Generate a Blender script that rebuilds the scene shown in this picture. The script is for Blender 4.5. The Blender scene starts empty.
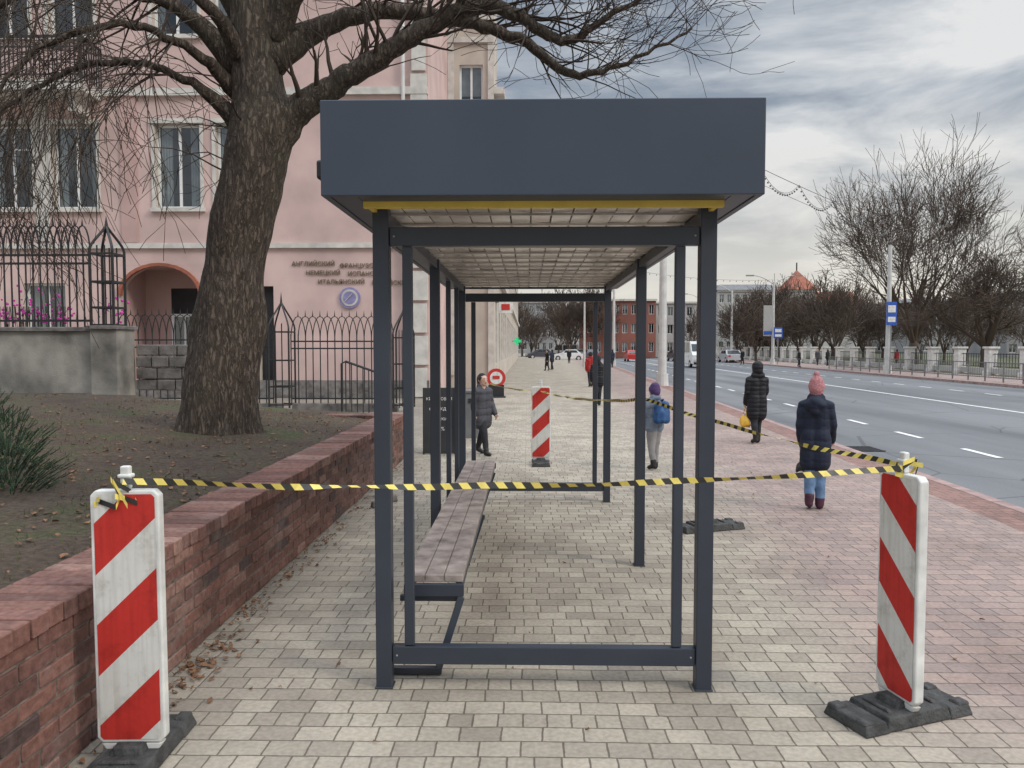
import bpy, bmesh, math, random
import numpy as np
from mathutils import Vector, Matrix, noise
random.seed(7)
R=random.random
def U(a,b): return a+(b-a)*random.random()
V=Vector
scene=bpy.context.scene
COL=scene.collection

# ------------------------------------------------------------ materials
def newmat(name):
    m=bpy.data.materials.new(name); m.use_nodes=True
    nt=m.node_tree; b=nt.nodes['Principled BSDF']
    return m,nt,b
def N(nt,t,**k):
    n=nt.nodes.new(t)
    for a,v in k.items():
        if a in n.inputs: n.inputs[a].default_value=v
        else: setattr(n,a,v)
    return n
def mat(name,col,rough=0.7,metal=0.0,var=0.15,scale=6.0,bump=0.0,bscale=40.0,dark=None,spec=0.5,detail=4):
    m,nt,b=newmat(name)
    b.inputs['Roughness'].default_value=rough
    b.inputs['Metallic'].default_value=metal
    b.inputs['Specular IOR Level'].default_value=spec
    tc=N(nt,'ShaderNodeTexCoord')
    n1=N(nt,'ShaderNodeTexNoise',Scale=scale,Detail=float(detail)); nt.links.new(tc.outputs['Object'],n1.inputs['Vector'])
    r=N(nt,'ShaderNodeValToRGB')
    c=list(col)
    d=dark if dark else [x*(1-var*1.6) for x in c]
    l=[min(1,x*(1+var)) for x in c]
    r.color_ramp.elements[0].position=.3; r.color_ramp.elements[0].color=(*d,1)
    r.color_ramp.elements[1].position=.7; r.color_ramp.elements[1].color=(*l,1)
    nt.links.new(n1.outputs['Fac'],r.inputs['Fac']); nt.links.new(r.outputs['Color'],b.inputs['Base Color'])
    if bump>0:
        n2=N(nt,'ShaderNodeTexNoise',Scale=bscale,Detail=4.0); nt.links.new(tc.outputs['Object'],n2.inputs['Vector'])
        bp=N(nt,'ShaderNodeBump',Strength=bump,Distance=.02); nt.links.new(n2.outputs['Fac'],bp.inputs['Height'])
        nt.links.new(bp.outputs['Normal'],b.inputs['Normal'])
    return m
def flat(name,col,rough=.95):
    m,nt,b=newmat(name); b.inputs['Base Color'].default_value=(*col,1); b.inputs['Roughness'].default_value=rough; b.inputs['Specular IOR Level'].default_value=.1
    return m
def math_(nt,op,a,b=None,c=None):
    n=nt.nodes.new('ShaderNodeMath'); n.operation=op
    for i,v in enumerate((a,b,c)):
        if v is None: continue
        if isinstance(v,(int,float)): n.inputs[i].default_value=v
        else: nt.links.new(v,n.inputs[i])
    return n.outputs[0]
def mixc(nt,f,a,b,blend='MIX'):
    n=nt.nodes.new('ShaderNodeMix'); n.data_type='RGBA'; n.blend_type=blend
    if isinstance(f,(int,float)): n.inputs[0].default_value=f
    else: nt.links.new(f,n.inputs[0])
    for i,v in ((6,a),(7,b)):
        if isinstance(v,(tuple,list)): n.inputs[i].default_value=(*v[:3],1)
        else: nt.links.new(v,n.inputs[i])
    return n.outputs[2]
def ramp(nt,fac,els):
    r=nt.nodes.new('ShaderNodeValToRGB')
    while len(r.color_ramp.elements)<len(els): r.color_ramp.elements.new(.5)
    for e,(p,c) in zip(r.color_ramp.elements,els):
        e.position=p; e.color=(*c,1) if len(c)==3 else c
    nt.links.new(fac,r.inputs['Fac']); return r.outputs['Color']

def paver_mat():
    m,nt,b=newmat('pavers')
    tc=N(nt,'ShaderNodeTexCoord'); o=tc.outputs['Object']
    nz=N(nt,'ShaderNodeTexNoise',Scale=1.3,Detail=2.0); nt.links.new(o,nz.inputs['Vector'])
    ad=N(nt,'ShaderNodeVectorMath',operation='MULTIPLY_ADD'); nt.links.new(nz.outputs['Color'],ad.inputs[0]); ad.inputs[1].default_value=(.035,.035,0); nt.links.new(o,ad.inputs[2])
    nzf=N(nt,'ShaderNodeTexNoise',Scale=30.0,Detail=2.0); nt.links.new(o,nzf.inputs['Vector'])
    ad2=N(nt,'ShaderNodeVectorMath',operation='MULTIPLY_ADD'); nt.links.new(nzf.outputs['Color'],ad2.inputs[0]); ad2.inputs[1].default_value=(.007,.007,0); nt.links.new(ad.outputs[0],ad2.inputs[2])
    def brick(c1,c2,mo):
        br=N(nt,'ShaderNodeTexBrick',Scale=1.0); br.offset=.5; br.offset_frequency=2; br.squash=.62; br.squash_frequency=3
        br.inputs['Mortar Size'].default_value=.0046; br.inputs['Mortar Smooth'].default_value=.5
        br.inputs['Brick Width'].default_value=.17; br.inputs['Row Height'].default_value=.118
        br.inputs['Color1'].default_value=(*c1,1); br.inputs['Color2'].default_value=(*c2,1); br.inputs['Mortar'].default_value=(*mo,1)
        nt.links.new(ad2.outputs[0],br.inputs['Vector']); return br
    b1=brick((.475,.42,.34),(.33,.288,.235),(.16,.135,.105))
    b2=brick((.39,.285,.25),(.29,.225,.205),(.15,.12,.105))
    sx=N(nt,'ShaderNodeSeparateXYZ'); nt.links.new(o,sx.inputs[0])
    e0=math_(nt,'MULTIPLY_ADD',sx.outputs['Y'],-.043,sx.outputs['X'])
    n3=N(nt,'ShaderNodeTexNoise',Scale=.6,Detail=4.0); nt.links.new(o,n3.inputs['Vector'])
    e=math_(nt,'MULTIPLY_ADD',n3.outputs['Fac'],2.2,e0)
    mr=N(nt,'ShaderNodeMapRange'); mr.inputs[1].default_value=2.3; mr.inputs[2].default_value=3.3; nt.links.new(e,mr.inputs[0])
    c=mixc(nt,mr.outputs[0],b1.outputs['Color'],b2.outputs['Color'])
    # reddish strip beside the kerb
    st=math_(nt,'MULTIPLY',math_(nt,'GREATER_THAN',e0,4.02),math_(nt,'LESS_THAN',e0,4.6))
    c=mixc(nt,math_(nt,'MULTIPLY',st,.75),c,(.75,.50,.46),'MULTIPLY')
    n4=N(nt,'ShaderNodeTexNoise',Scale=.9,Detail=6.0,Roughness=.68); nt.links.new(o,n4.inputs['Vector'])
    c=mixc(nt,.85,c,ramp(nt,n4.outputs['Fac'],[(.32,(.60,.58,.55)),(.52,(.90,.89,.88)),(.72,(1.05,1.04,1.0))]),'MULTIPLY')
    n5=N(nt,'ShaderNodeTexNoise',Scale=45.0,Detail=4.0); nt.links.new(o,n5.inputs['Vector'])
    c=mixc(nt,.6,c,ramp(nt,n5.outputs['Fac'],[(.3,(.68,.68,.68)),(.65,(1.12,1.12,1.12))]),'MULTIPLY')
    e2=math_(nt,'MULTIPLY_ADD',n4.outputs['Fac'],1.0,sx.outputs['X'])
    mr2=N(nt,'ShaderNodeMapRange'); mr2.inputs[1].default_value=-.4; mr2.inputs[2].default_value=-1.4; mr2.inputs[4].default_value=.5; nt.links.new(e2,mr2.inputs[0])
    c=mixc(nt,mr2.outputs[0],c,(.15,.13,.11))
    vo=N(nt,'ShaderNodeTexVoronoi',Scale=2.2); nt.links.new(ad.outputs[0],vo.inputs['Vector'])
    sp=math_(nt,'LESS_THAN',vo.outputs['Distance'],.035)
    c=mixc(nt,math_(nt,'MULTIPLY',sp,.45),c,(.1,.09,.08))
    nt.links.new(c,b.inputs['Base Color'])
    b.inputs['Roughness'].default_value=.8
    h=math_(nt,'MULTIPLY_ADD',b1.outputs['Fac'],-1.0,math_(nt,'MULTIPLY',n5.outputs['Fac'],.45))
    bp=N(nt,'ShaderNodeBump',Strength=.75,Distance=.006); nt.links.new(h,bp.inputs['Height']); nt.links.new(bp.outputs['Normal'],b.inputs['Normal'])
    return m
def asphalt_mat():
    m,nt,b=newmat('asphalt')
    tc=N(nt,'ShaderNodeTexCoord'); o=tc.outputs['Object']
    mp=N(nt,'ShaderNodeMapping'); mp.inputs['Scale'].default_value=(1,.08,1); mp.inputs['Rotation'].default_value=(0,0,.043); nt.links.new(o,mp.inputs[0])
    n1=N(nt,'ShaderNodeTexNoise',Scale=.8,Detail=5.0); nt.links.new(mp.outputs[0],n1.inputs['Vector'])
    n2=N(nt,'ShaderNodeTexNoise',Scale=60.0,Detail=3.0); nt.links.new(o,n2.inputs['Vector'])
    c=ramp(nt,n1.outputs['Fac'],[(.35,(.105,.108,.115)),(.65,(.18,.182,.19))])
    c=mixc(nt,.5,c,ramp(nt,n2.outputs['Fac'],[(.3,(.6,.6,.6)),(.7,(1.2,1.2,1.2))]),'MULTIPLY')
    vo=N(nt,'ShaderNodeTexVoronoi',Scale=.35,feature='DISTANCE_TO_EDGE'); nt.links.new(o,vo.inputs['Vector'])
    c=mixc(nt,math_(nt,'MULTIPLY',math_(nt,'LESS_THAN',vo.outputs['Distance'],.006),.5),c,(.03,.03,.03))
    nt.links.new(c,b.inputs['Base Color']); b.inputs['Roughness'].default_value=.75
    bp=N(nt,'ShaderNodeBump',Strength=.4,Distance=.01); nt.links.new(n2.outputs['Fac'],bp.inputs['Height']); nt.links.new(bp.outputs['Normal'],b.inputs['Normal'])
    return m
def brick_attr_mat(name):
    m,nt,b=newmat(name)
    at=N(nt,'ShaderNodeVertexColor'); at.layer_name='Col'
    tc=N(nt,'ShaderNodeTexCoord'); o=tc.outputs['Object']
    n1=N(nt,'ShaderNodeTexNoise',Scale=35.0,Detail=5.0); nt.links.new(o,n1.inputs['Vector'])
    c=mixc(nt,.85,at.outputs['Color'],ramp(nt,n1.outputs['Fac'],[(.3,(.5,.47,.45)),(.7,(1.15,1.15,1.15))]),'MULTIPLY')
    n2=N(nt,'ShaderNodeTexNoise',Scale=2.3,Detail=7.0,Roughness=.7); nt.links.new(o,n2.inputs['Vector'])
    f=ramp(nt,n2.outputs['Fac'],[(.53,(0,0,0)),(.74,(.55,.55,.55))])
    c=mixc(nt,f,c,(.34,.27,.25))
    n3=N(nt,'ShaderNodeTexNoise',Scale=1.1,Detail=5.0); nt.links.new(o,n3.inputs['Vector'])
    c=mixc(nt,.8,c,ramp(nt,n3.outputs['Fac'],[(.35,(.6,.57,.55)),(.6,(1,1,1))]),'MULTIPLY')
    nt.links.new(c,b.inputs['Base Color']); b.inputs['Roughness'].default_value=.85
    bp=N(nt,'ShaderNodeBump',Strength=.7,Distance=.007); nt.links.new(n1.outputs['Fac'],bp.inputs['Height']); nt.links.new(bp.outputs['Normal'],b.inputs['Normal'])
    return m
def glass_mat():
    m=bpy.data.materials.new('window_glass'); m.use_nodes=True; nt=m.node_tree; nt.nodes.clear()
    out=N(nt,'ShaderNodeOutputMaterial'); tr=N(nt,'ShaderNodeBsdfTransparent'); tr.inputs[0].default_value=(.6,.65,.68,1)
    gl=N(nt,'ShaderNodeBsdfGlossy'); gl.inputs['Roughness'].default_value=.03; gl.inputs['Color'].default_value=(.8,.85,.9,1)
    mx=N(nt,'ShaderNodeMixShader'); mx.inputs[0].default_value=.13
    nt.links.new(tr.outputs[0],mx.inputs[1]); nt.links.new(gl.outputs[0],mx.inputs[2]); nt.links.new(mx.outputs[0],out.inputs[0])
    return m
def stripe_mat(name,sgn):
    m,nt,b=newmat(name)
    tc=N(nt,'ShaderNodeTexCoord'); sx=N(nt,'ShaderNodeSeparateXYZ'); nt.links.new(tc.outputs['Object'],sx.inputs[0])
    v=math_(nt,'MULTIPLY_ADD',sx.outputs['X'],-0.95*sgn,sx.outputs['Z'])
    v=math_(nt,'ADD',v,-.555+.39*5+.1)
    v=math_(nt,'FRACT',math_(nt,'DIVIDE',v,.39))
    f=math_(nt,'LESS_THAN',v,.51)
    n1=N(nt,'ShaderNodeTexNoise',Scale=6.0,Detail=8.0,Roughness=.72); nt.links.new(tc.outputs['Object'],n1.inputs['Vector'])
    mp=N(nt,'ShaderNodeMapping'); mp.inputs['Scale'].default_value=(60,60,3); nt.links.new(tc.outputs['Object'],mp.inputs[0])
    n2=N(nt,'ShaderNodeTexNoise',Scale=1.0,Detail=4.0); nt.links.new(mp.outputs[0],n2.inputs['Vector'])
    c=mixc(nt,f,(.66,.66,.64),(.52,.035,.028))
    c=mixc(nt,.9,c,ramp(nt,n1.outputs['Fac'],[(.3,(.52,.49,.44)),(.5,(.9,.89,.86)),(.75,(1,1,1))]),'MULTIPLY')
    c=mixc(nt,.5,c,ramp(nt,n2.outputs['Fac'],[(.35,(.75,.72,.68)),(.55,(1,1,1))]),'MULTIPLY')
    nt.links.new(c,b.inputs['Base Color']); b.inputs['Roughness'].default_value=.6; b.inputs['Specular IOR Level'].default_value=.3
    return m
def bark_mat(name,c0,c1,s=1.0):
    m,nt,b=newmat(name)
    tc=N(nt,'ShaderNodeTexCoord'); o=tc.outputs['Object']
    mp=N(nt,'ShaderNodeMapping'); mp.inputs['Scale'].default_value=(9*s,9*s,2.2*s); nt.links.new(o,mp.inputs[0])
    n1=N(nt,'ShaderNodeTexNoise',Scale=2.2,Detail=7.0,Roughness=.65,Distortion=.8); nt.links.new(mp.outputs[0],n1.inputs['Vector'])
    vo=N(nt,'ShaderNodeTexVoronoi',Scale=2.4,feature='DISTANCE_TO_EDGE')
    mx=N(nt,'ShaderNodeVectorMath',operation='MULTIPLY_ADD'); nt.links.new(n1.outputs['Color'],mx.inputs[0]); mx.inputs[1].default_value=(1.2,1.2,1.2); nt.links.new(mp.outputs[0],mx.inputs[2]); nt.links.new(mx.outputs[0],vo.inputs['Vector'])
    h=math_(nt,'MULTIPLY_ADD',math_(nt,'MINIMUM',vo.outputs['Distance'],.25),1.6,n1.outputs['Fac'])
    c=ramp(nt,h,[(.35,c0),(.9,c1)])
    n3=N(nt,'ShaderNodeTexNoise',Scale=1.5,Detail=3.0); nt.links.new(o,n3.inputs['Vector'])
    c=mixc(nt,ramp(nt,n3.outputs['Fac'],[(.5,(0,0,0)),(.7,(.3,.3,.3))]),c,(.12,.12,.08))
    nt.links.new(c,b.inputs['Base Color']); b.inputs['Roughness'].default_value=.95; b.inputs['Specular IOR Level'].default_value=.2
    bp=N(nt,'ShaderNodeBump',Strength=.9,Distance=.05); nt.links.new(h,bp.inputs['Height']); nt.links.new(bp.outputs['Normal'],b.inputs['Normal'])
    return m
def soil_mat():
    m,nt,b=newmat('soil')
    tc=N(nt,'ShaderNodeTexCoord'); o=tc.outputs['Object']
    n1=N(nt,'ShaderNodeTexNoise',Scale=1.1,Detail=6.0,Roughness=.65); nt.links.new(o,n1.inputs['Vector'])
    n2=N(nt,'ShaderNodeTexNoise',Scale=28.0,Detail=6.0,Roughness=.7); nt.links.new(o,n2.inputs['Vector'])
    c=ramp(nt,n1.outputs['Fac'],[(.35,(.085,.057,.042)),(.52,(.11,.08,.056)),(.64,(.085,.095,.038))])
    c=mixc(nt,.9,c,ramp(nt,n2.outputs['Fac'],[(.3,(.35,.35,.35)),(.7,(1.5,1.45,1.4))]),'MULTIPLY')
    nt.links.new(c,b.inputs['Base Color']); b.inputs['Roughness'].default_value=.95
    bp=N(nt,'ShaderNodeBump',Strength=1.0,Distance=.05); nt.links.new(n2.outputs['Fac'],bp.inputs['Height']); nt.links.new(bp.outputs['Normal'],b.inputs['Normal'])
    return m
def puffer_mat(name,col,bands=55.0,rough=.5):
    m,nt,b=newmat(name)
    tc=N(nt,'ShaderNodeTexCoord'); o=tc.outputs['Object']
    sx=N(nt,'ShaderNodeSeparateXYZ'); nt.links.new(o,sx.inputs[0])
    n1=N(nt,'ShaderNodeTexNoise',Scale=11.0,Detail=5.0); nt.links.new(o,n1.inputs['Vector'])
    v=math_(nt,'MULTIPLY_ADD',n1.outputs['Fac'],2.6,math_(nt,'MULTIPLY',sx.outputs['Z'],bands))
    h=math_(nt,'ABSOLUTE',math_(nt,'SINE',v))
    h=math_(nt,'MULTIPLY_ADD',n1.outputs['Fac'],1.4,h)
    c=mixc(nt,h,[x*.8 for x in col],[x*1.1 for x in col])
    nt.links.new(c,b.inputs['Base Color']); b.inputs['Roughness'].default_value=rough; b.inputs['Specular IOR Level'].default_value=.25
    bp=N(nt,'ShaderNodeBump',Strength=.5,Distance=.014); nt.links.new(h,bp.inputs['Height']); nt.links.new(bp.outputs['Normal'],b.inputs['Normal'])
    return m

M={}
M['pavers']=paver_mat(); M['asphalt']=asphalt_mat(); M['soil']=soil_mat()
M['kerb']=mat('kerb_stone',(.34,.23,.21),.85,var=.2,bump=.3)
M['paint']=mat('road_paint',(.72,.72,.70),.7,var=.16,scale=14)
M['grass']=mat('lawn',(.10,.105,.055),.95,var=.35,scale=2,bump=.8,bscale=20)
M['ground']=mat('ground',(.12,.115,.10),.95,var=.2,scale=.1)
M['brick']=brick_attr_mat('wall_brick')
M['mortar']=mat('mortar',(.17,.135,.115),.95,var=.3,scale=18,bump=.6)
M['steel']=mat('anthracite_paint',(.032,.040,.056),.42,var=.10,scale=3,bump=.03,bscale=120)
M['fascia']=mat('anthracite_cladding',(.036,.049,.072),.42,var=.12,scale=1.2,bump=.03,bscale=5)
M['iron']=mat('black_iron',(.016,.016,.018),.5,var=.2)
M['yellow']=mat('yellow_strip',(.70,.52,.10),.6,var=.1)
M['tyel']=mat('tape_yellow',(.74,.60,.14),.5,var=.12,scale=20)
M['tblk']=mat('tape_black',(.03,.03,.028),.45)
M['plank']=mat('ceiling_plank',(.66,.61,.54),.22,var=.18,scale=5)
M['seat']=mat('bench_plank',(.32,.265,.24),.6,var=.32,scale=9,bump=.3,bscale=30)
M['white']=mat('white_plastic',(.66,.66,.63),.5,var=.16,scale=9)
M['rubber']=mat('black_rubber',(.055,.055,.054),.8,var=.35,scale=14,bump=.6,bscale=50)
M['strL']=stripe_mat('red_white_stripes',1); M['strR']=stripe_mat('red_white_stripes_mirrored',-1)
M['bark']=bark_mat('tree_bark',(.040,.030,.025),(.165,.13,.105))
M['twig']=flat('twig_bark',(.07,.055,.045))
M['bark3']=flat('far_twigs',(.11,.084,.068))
M['pink']=mat('pink_stucco',(.56,.405,.375),.92,var=.13,scale=.7,bump=.15,bscale=30,detail=7)
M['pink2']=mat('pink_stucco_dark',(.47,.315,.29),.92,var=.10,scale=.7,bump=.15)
M['cream']=mat('cream_stucco',(.50,.44,.38),.9,var=.12,scale=1.0,bump=.1)
M['trim']=mat('stone_trim',(.56,.53,.49),.85,var=.14,scale=3)
M['frame']=mat('window_frame',(.70,.70,.69),.5,var=.05)
M['glass']=glass_mat()
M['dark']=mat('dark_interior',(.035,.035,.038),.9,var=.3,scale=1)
M['curtain']=mat('net_curtain',(.42,.42,.40),.9,var=.15,scale=3)
M['stone']=mat('granite',(.17,.155,.145),.85,var=.35,scale=5,bump=.5,bscale=25)
M['stucco_gray']=mat('grey_render',(.27,.25,.22),.9,var=.36,scale=2.2,bump=.3)
M['conc']=mat('concrete_pole',(.55,.54,.52),.8,var=.1,scale=3)
M['needle']=mat('needles',(.030,.060,.026),.8,var=.5,scale=8)
M['leaf']=mat('dry_leaf',(.20,.10,.05),.8,var=.4,scale=30)
M['skin']=mat('skin',(.55,.34,.26),.6,var=.06)
M['gold']=mat('brass_letters',(.17,.13,.07),.4,metal=.3)
M['blue']=mat('blue_sign',(.02,.09,.42),.5)
M['red']=mat('red_paint',(.50,.03,.025),.4,var=.06)
M['black']=mat('black_board',(.02,.02,.022),.6)
M['redroof']=mat('red_roof',(.30,.10,.06),.8,var=.2,scale=2)
M['greyroof']=mat('grey_roof',(.16,.16,.165),.8,var=.2,scale=2)
M['bldred']=mat('red_brown_panel',(.24,.09,.065),.8,var=.15,scale=.4)
M['bldw']=mat('pale_wall',(.40,.39,.375),.85,var=.1,scale=.4)
M['bldg']=mat('grey_wall',(.27,.27,.275),.85,var=.1,scale=.4)
M['tyre']=mat('tyre',(.02,.02,.02),.9)
M['carglass']=mat('car_glass',(.03,.035,.04),.1)
M['magenta']=mat('magenta_flowers',(.5,.03,.3),.7)

# ------------------------------------------------------------ mesh builder
class MB:
    def __init__(s): s.v=[];s.f=[];s.m=[];s.c=None
    def box(s,c,d,m=0,rot=None,taper=1.0,col=None):
        c=V(c); hx,hy,hz=d[0]/2,d[1]/2,d[2]/2; b=len(s.v)
        for z in (-1,1):
            t=1.0 if z<0 else taper
            for x,y in ((-1,-1),(1,-1),(1,1),(-1,1)):
                p=V((x*hx*t,y*hy*t,z*hz))
                if rot is not None: p=rot@p
                s.v.append(c+p)
        for q in ((3,2,1,0),(4,5,6,7),(0,1,5,4),(1,2,6,5),(2,3,7,6),(3,0,4,7)):
            s.f.append([b+i for i in q]); s.m.append(m)
            if s.c is not None: s.c.append(col or (1,1,1))
    def bar(s,a,b,w,h,m=0,up=V((0,0,1))):
        a=V(a);b=V(b);t=(b-a);L=t.length;t.normalize()
        u=t.cross(up)
        if u.length<1e-4: u=V((1,0,0))
        u.normalize(); v=u.cross(t)
        rot=Matrix((u,t,v)).transposed()
        s.box((a+b)/2,(w,L,h),m,rot)
    def quad(s,p,m=0,col=None):
        b=len(s.v); s.v+= [V(x) for x in p]; s.f.append(list(range(b,b+len(p)))); s.m.append(m)
        if s.c is not None: s.c.append(col or (1,1,1))
    def tube(s,pts,rad,n=6,m=0,cap=True):
        b=len(s.v); ref=None; k=len(pts)
        if isinstance(rad,(int,float)): rad=[rad]*k
        for i in range(k):
            t=(pts[min(i+1,k-1)]-pts[max(i-1,0)])
            if t.length<1e-9: t=V((0,0,1))
            t.normalize()
            if ref is None:
                ref=t.orthogonal()
            u=ref-t*ref.dot(t)
            if u.length<1e-6: u=t.orthogonal()
            u.normalize(); ref=u; w=t.cross(u)
            for j in range(n):
                a=2*math.pi*j/n
                s.v.append(pts[i]+(u*math.cos(a)+w*math.sin(a))*rad[i])
        for i in range(k-1):
            for j in range(n):
                s.f.append([b+i*n+j,b+i*n+(j+1)%n,b+(i+1)*n+(j+1)%n,b+(i+1)*n+j]); s.m.append(m)
        if cap:
            s.f.append([b+j for j in range(n)][::-1]); s.m.append(m)
            s.f.append([b+(k-1)*n+j for j in range(n)]); s.m.append(m)
    def cyl(s,a,b,r,n=16,m=0,r2=None): s.tube([V(a),V(b)],[r,r if r2 is None else r2],n,m)
    def sphere(s,c,r,m=0,seg=12,rings=8,sc=(1,1,1)):
        b=len(s.v); c=V(c)
        for i in range(rings+1):
            th=math.pi*i/rings
            for j in range(seg):
                a=2*math.pi*j/seg
                s.v.append(c+V((math.sin(th)*math.cos(a)*r*sc[0],math.sin(th)*math.sin(a)*r*sc[1],math.cos(th)*r*sc[2])))
        for i in range(rings):
            for j in range(seg):
                s.f.append([b+i*seg+j,b+(i+1)*seg+j,b+(i+1)*seg+(j+1)%seg,b+i*seg+(j+1)%seg]); s.m.append(m)
    def build(s,name,mats,parent=None,smooth=False,bevel=0,loc=None,rotz=0,bseg=2):
        me=bpy.data.meshes.new(name); me.from_pydata([tuple(x) for x in s.v],[],s.f)
        for mm in mats: me.materials.append(M[mm] if isinstance(mm,str) else mm)
        me.polygons.foreach_set('material_index',s.m)
        if smooth: me.polygons.foreach_set('use_smooth',[True]*len(s.f))
        if s.c is not None:
            ca=me.color_attributes.new('Col','FLOAT_COLOR','CORNER')
            arr=[]
            for p,c in zip(s.f,s.c): arr+= [c[0],c[1],c[2],1]*len(p)
            ca.data.foreach_set('color',arr)
        me.update()
        o=bpy.data.objects.new(name,me); COL.objects.link(o)
        if loc is not None: o.location=loc
        o.rotation_euler[2]=rotz
        if parent: o.parent=parent
        if bevel>0:
            bv=o.modifiers.new('bevel','BEVEL'); bv.width=bevel; bv.segments=bseg; bv.limit_method='ANGLE'; bv.angle_limit=.6
        return o
def empty(name,loc=(0,0,0),rotz=0):
    e=bpy.data.objects.new(name,None); COL.objects.link(e); e.location=loc; e.rotation_euler[2]=rotz; e.empty_display_size=.2
    return e
def text(name,body,loc,size,rot,m,parent=None,ext=.01,align='CENTER'):
    cu=bpy.data.curves.new(name,'FONT'); cu.body=body; cu.size=size; cu.extrude=ext; cu.align_x=align
    cu.materials.append(M[m]); o=bpy.data.objects.new(name,cu); COL.objects.link(o); o.location=loc; o.rotation_euler=rot
    if parent: o.parent=parent
    return o

# ------------------------------------------------------------ people (built first: keeps the depsgraph light)
def capmesh(mb,a,b,ra,rb):
    a=V(a);b=V(b)
    d=b-a; L=d.length
    if L<1e-5: mb.sphere(a,ra,0,14,10); return
    t=d/L; pts=[];rad=[]
    for k in range(6):
        th=math.pi/2*(k/5); pts.append(a-t*ra*math.cos(th)); rad.append(max(.0005,ra*math.sin(th)))
    for k in range(1,4): pts.append(a.lerp(b,k/4)); rad.append(ra+(rb-ra)*k/4)
    for k in range(6):
        th=math.pi/2*(1-k/5); pts.append(b+t*rb*math.cos(th)); rad.append(max(.0005,rb*math.sin(th)))
    mb.tube(pts,rad,14,0)
def person(name,loc,head,H,mats,coat=.42,stride=0.0,hat=True,pom=False,hood=False,pack=False,armf=(0,0),hair=None,bag=None,puffy=1.0,vox=.011,headturn=0.0,lean=0.0,wid=.88,head_s=1.0):
    pr=[]
    def A(a,b,ra,rb,m):
        a=list(a);b=list(b); a[0]*=wid; b[0]*=wid
        if a[2]>.84 and m in (0,1,5) : ra*=head_s; rb*=head_s
        pr.append((V(a)*H,V(b)*H,ra*H,rb*H,m))
    rh=Matrix.Rotation(headturn,3,'Z')
    hp=lambda x,y,z: tuple(rh@V((x,y,z)))
    p=puffy
    A((0,lean+.005,.885),(0,lean+.008,.935),.047,.058,0)
    A(hp(0,lean+.058,.918),hp(0,lean+.066,.906),.009,.012,0)
    for s in (-1,1): A(hp(s*.060,lean,.91),hp(s*.061,lean-.004,.925),.010,.012,0)
    A(hp(-.012,lean+.045,.876),hp(.012,lean+.045,.876),.016,.016,0)
    A((0,0,.82),(0,lean,.88),.036,.034,0)
    if hair:
        A(hp(0,lean-.02,.945),hp(0,lean-.025,.90),.06,.056,5); A(hp(0,lean-.035,.89),hp(0,lean-.04,.85),.04,.03,5)
    if hat:
        A(hp(0,lean-.006,.945),hp(0,lean-.010,.963),.062,.052,1); A(hp(0,lean-.014,.925),hp(0,lean-.018,.915),.059,.054,1)
    if pom: A((0,lean-.01,1.025),(0,lean-.01,1.027),.025,.025,1)
    if hood: A(hp(0,lean-.018,.955),hp(0,lean-.02,.91),.070,.066,2); A((-.05,-.02,.845),(.05,-.02,.845),.045,.045,2)
    else: A((-.035,-.02,.845),(.035,-.02,.845),.040,.040,2)
    if pom: A((-.03,-.06,.80),(.03,-.06,.80),.05,.05,2); A((0,-.065,.82),(0,-.07,.76),.05,.04,2)
    for s in (-1,1):
        A((s*.05,0,.765),(s*.045,0,.63),.068*p,.066*p,2); A((s*.045,0,.63),(s*.05,-.005,.54),.066*p,.076*p,2)
        if coat<.52: A((s*.05,-.005,.54),(s*.052,0,coat),.076*p,.078*p,2)
        A((s*.055,0,.80),(s*.115,0,.785),.046,.046*p,2)
    hands=[]
    for i,s in enumerate((-1,1)):
        f=armf[i]
        sh_=(s*.125,0,.785); el=(s*.150,-.01+f*.10,.635+abs(f)*.01); wr=(s*.142,.03+f*.28,.495+abs(f)*.05)
        A(sh_,el,.043*p,.036*p,2); A(el,wr,.036*p,.029*p,2)
        d=(V(wr)-V(el)).normalized(); hd=V(wr)+d*.035; A(tuple(V(wr)+d*.01),tuple(hd),.018,.020,0); hd.x*=wid; hands.append((hd*H,d,s))
    for i,s in enumerate((-1,1)):
        f=stride*(1 if i else -1)
        kn=(s*.048,f*.55+.012,.275); an=(s*.047,f*1.0-.012 if f<0 else f*.95,.06+(.03 if f<0 else 0))
        A((s*.045,0,.50),kn,.066,.047,3); A(kn,an,.045,.033,3)
        A((an[0],an[1],an[2]+.015),(an[0],an[1]-.003,an[2]-.02),.036,.034,4)
        A((an[0],an[1]-.008,.030+(.02 if f<0 else 0)),(an[0]*1.1,an[1]+.075,.024),.030,.024,4)
    if pack:
        for s in (-1,1):
            A((s*.055,-.135,.76),(s*.06,-.14,.60),.05,.058,5); A((s*.03,-.17,.68),(s*.03,-.175,.60),.04,.045,5)
            A((s*.075,-.08,.82),(s*.08,.055,.76),.014,.014,5)
    mb=MB()
    for a,b,ra,rb,m in pr: capmesh(mb,a,b,ra,rb)
    tmp=mb.build('tmp',['skin'])
    rm=tmp.modifiers.new('r','REMESH'); rm.mode='VOXEL'; rm.voxel_size=vox; rm.use_smooth_shade=True
    sm=tmp.modifiers.new('s','SMOOTH'); sm.iterations=3; sm.factor=.5
    dg=bpy.context.evaluated_depsgraph_get(); me=bpy.data.meshes.new_from_object(tmp.evaluated_get(dg)); me.name=name
    bpy.data.objects.remove(tmp)
    nv=len(me.vertices); co_=np.empty(nv*3); me.vertices.foreach_get('co',co_); co_=co_.reshape(-1,3)
    no_=np.array([tuple(v.normal) for v in me.vertices])
    kk=np.array([noise.noise(V((c[0]*9,c[1]*9,c[2]*13)))*.006*H if .07*H<c[2]<.80*H else 0 for c in co_])
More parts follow.
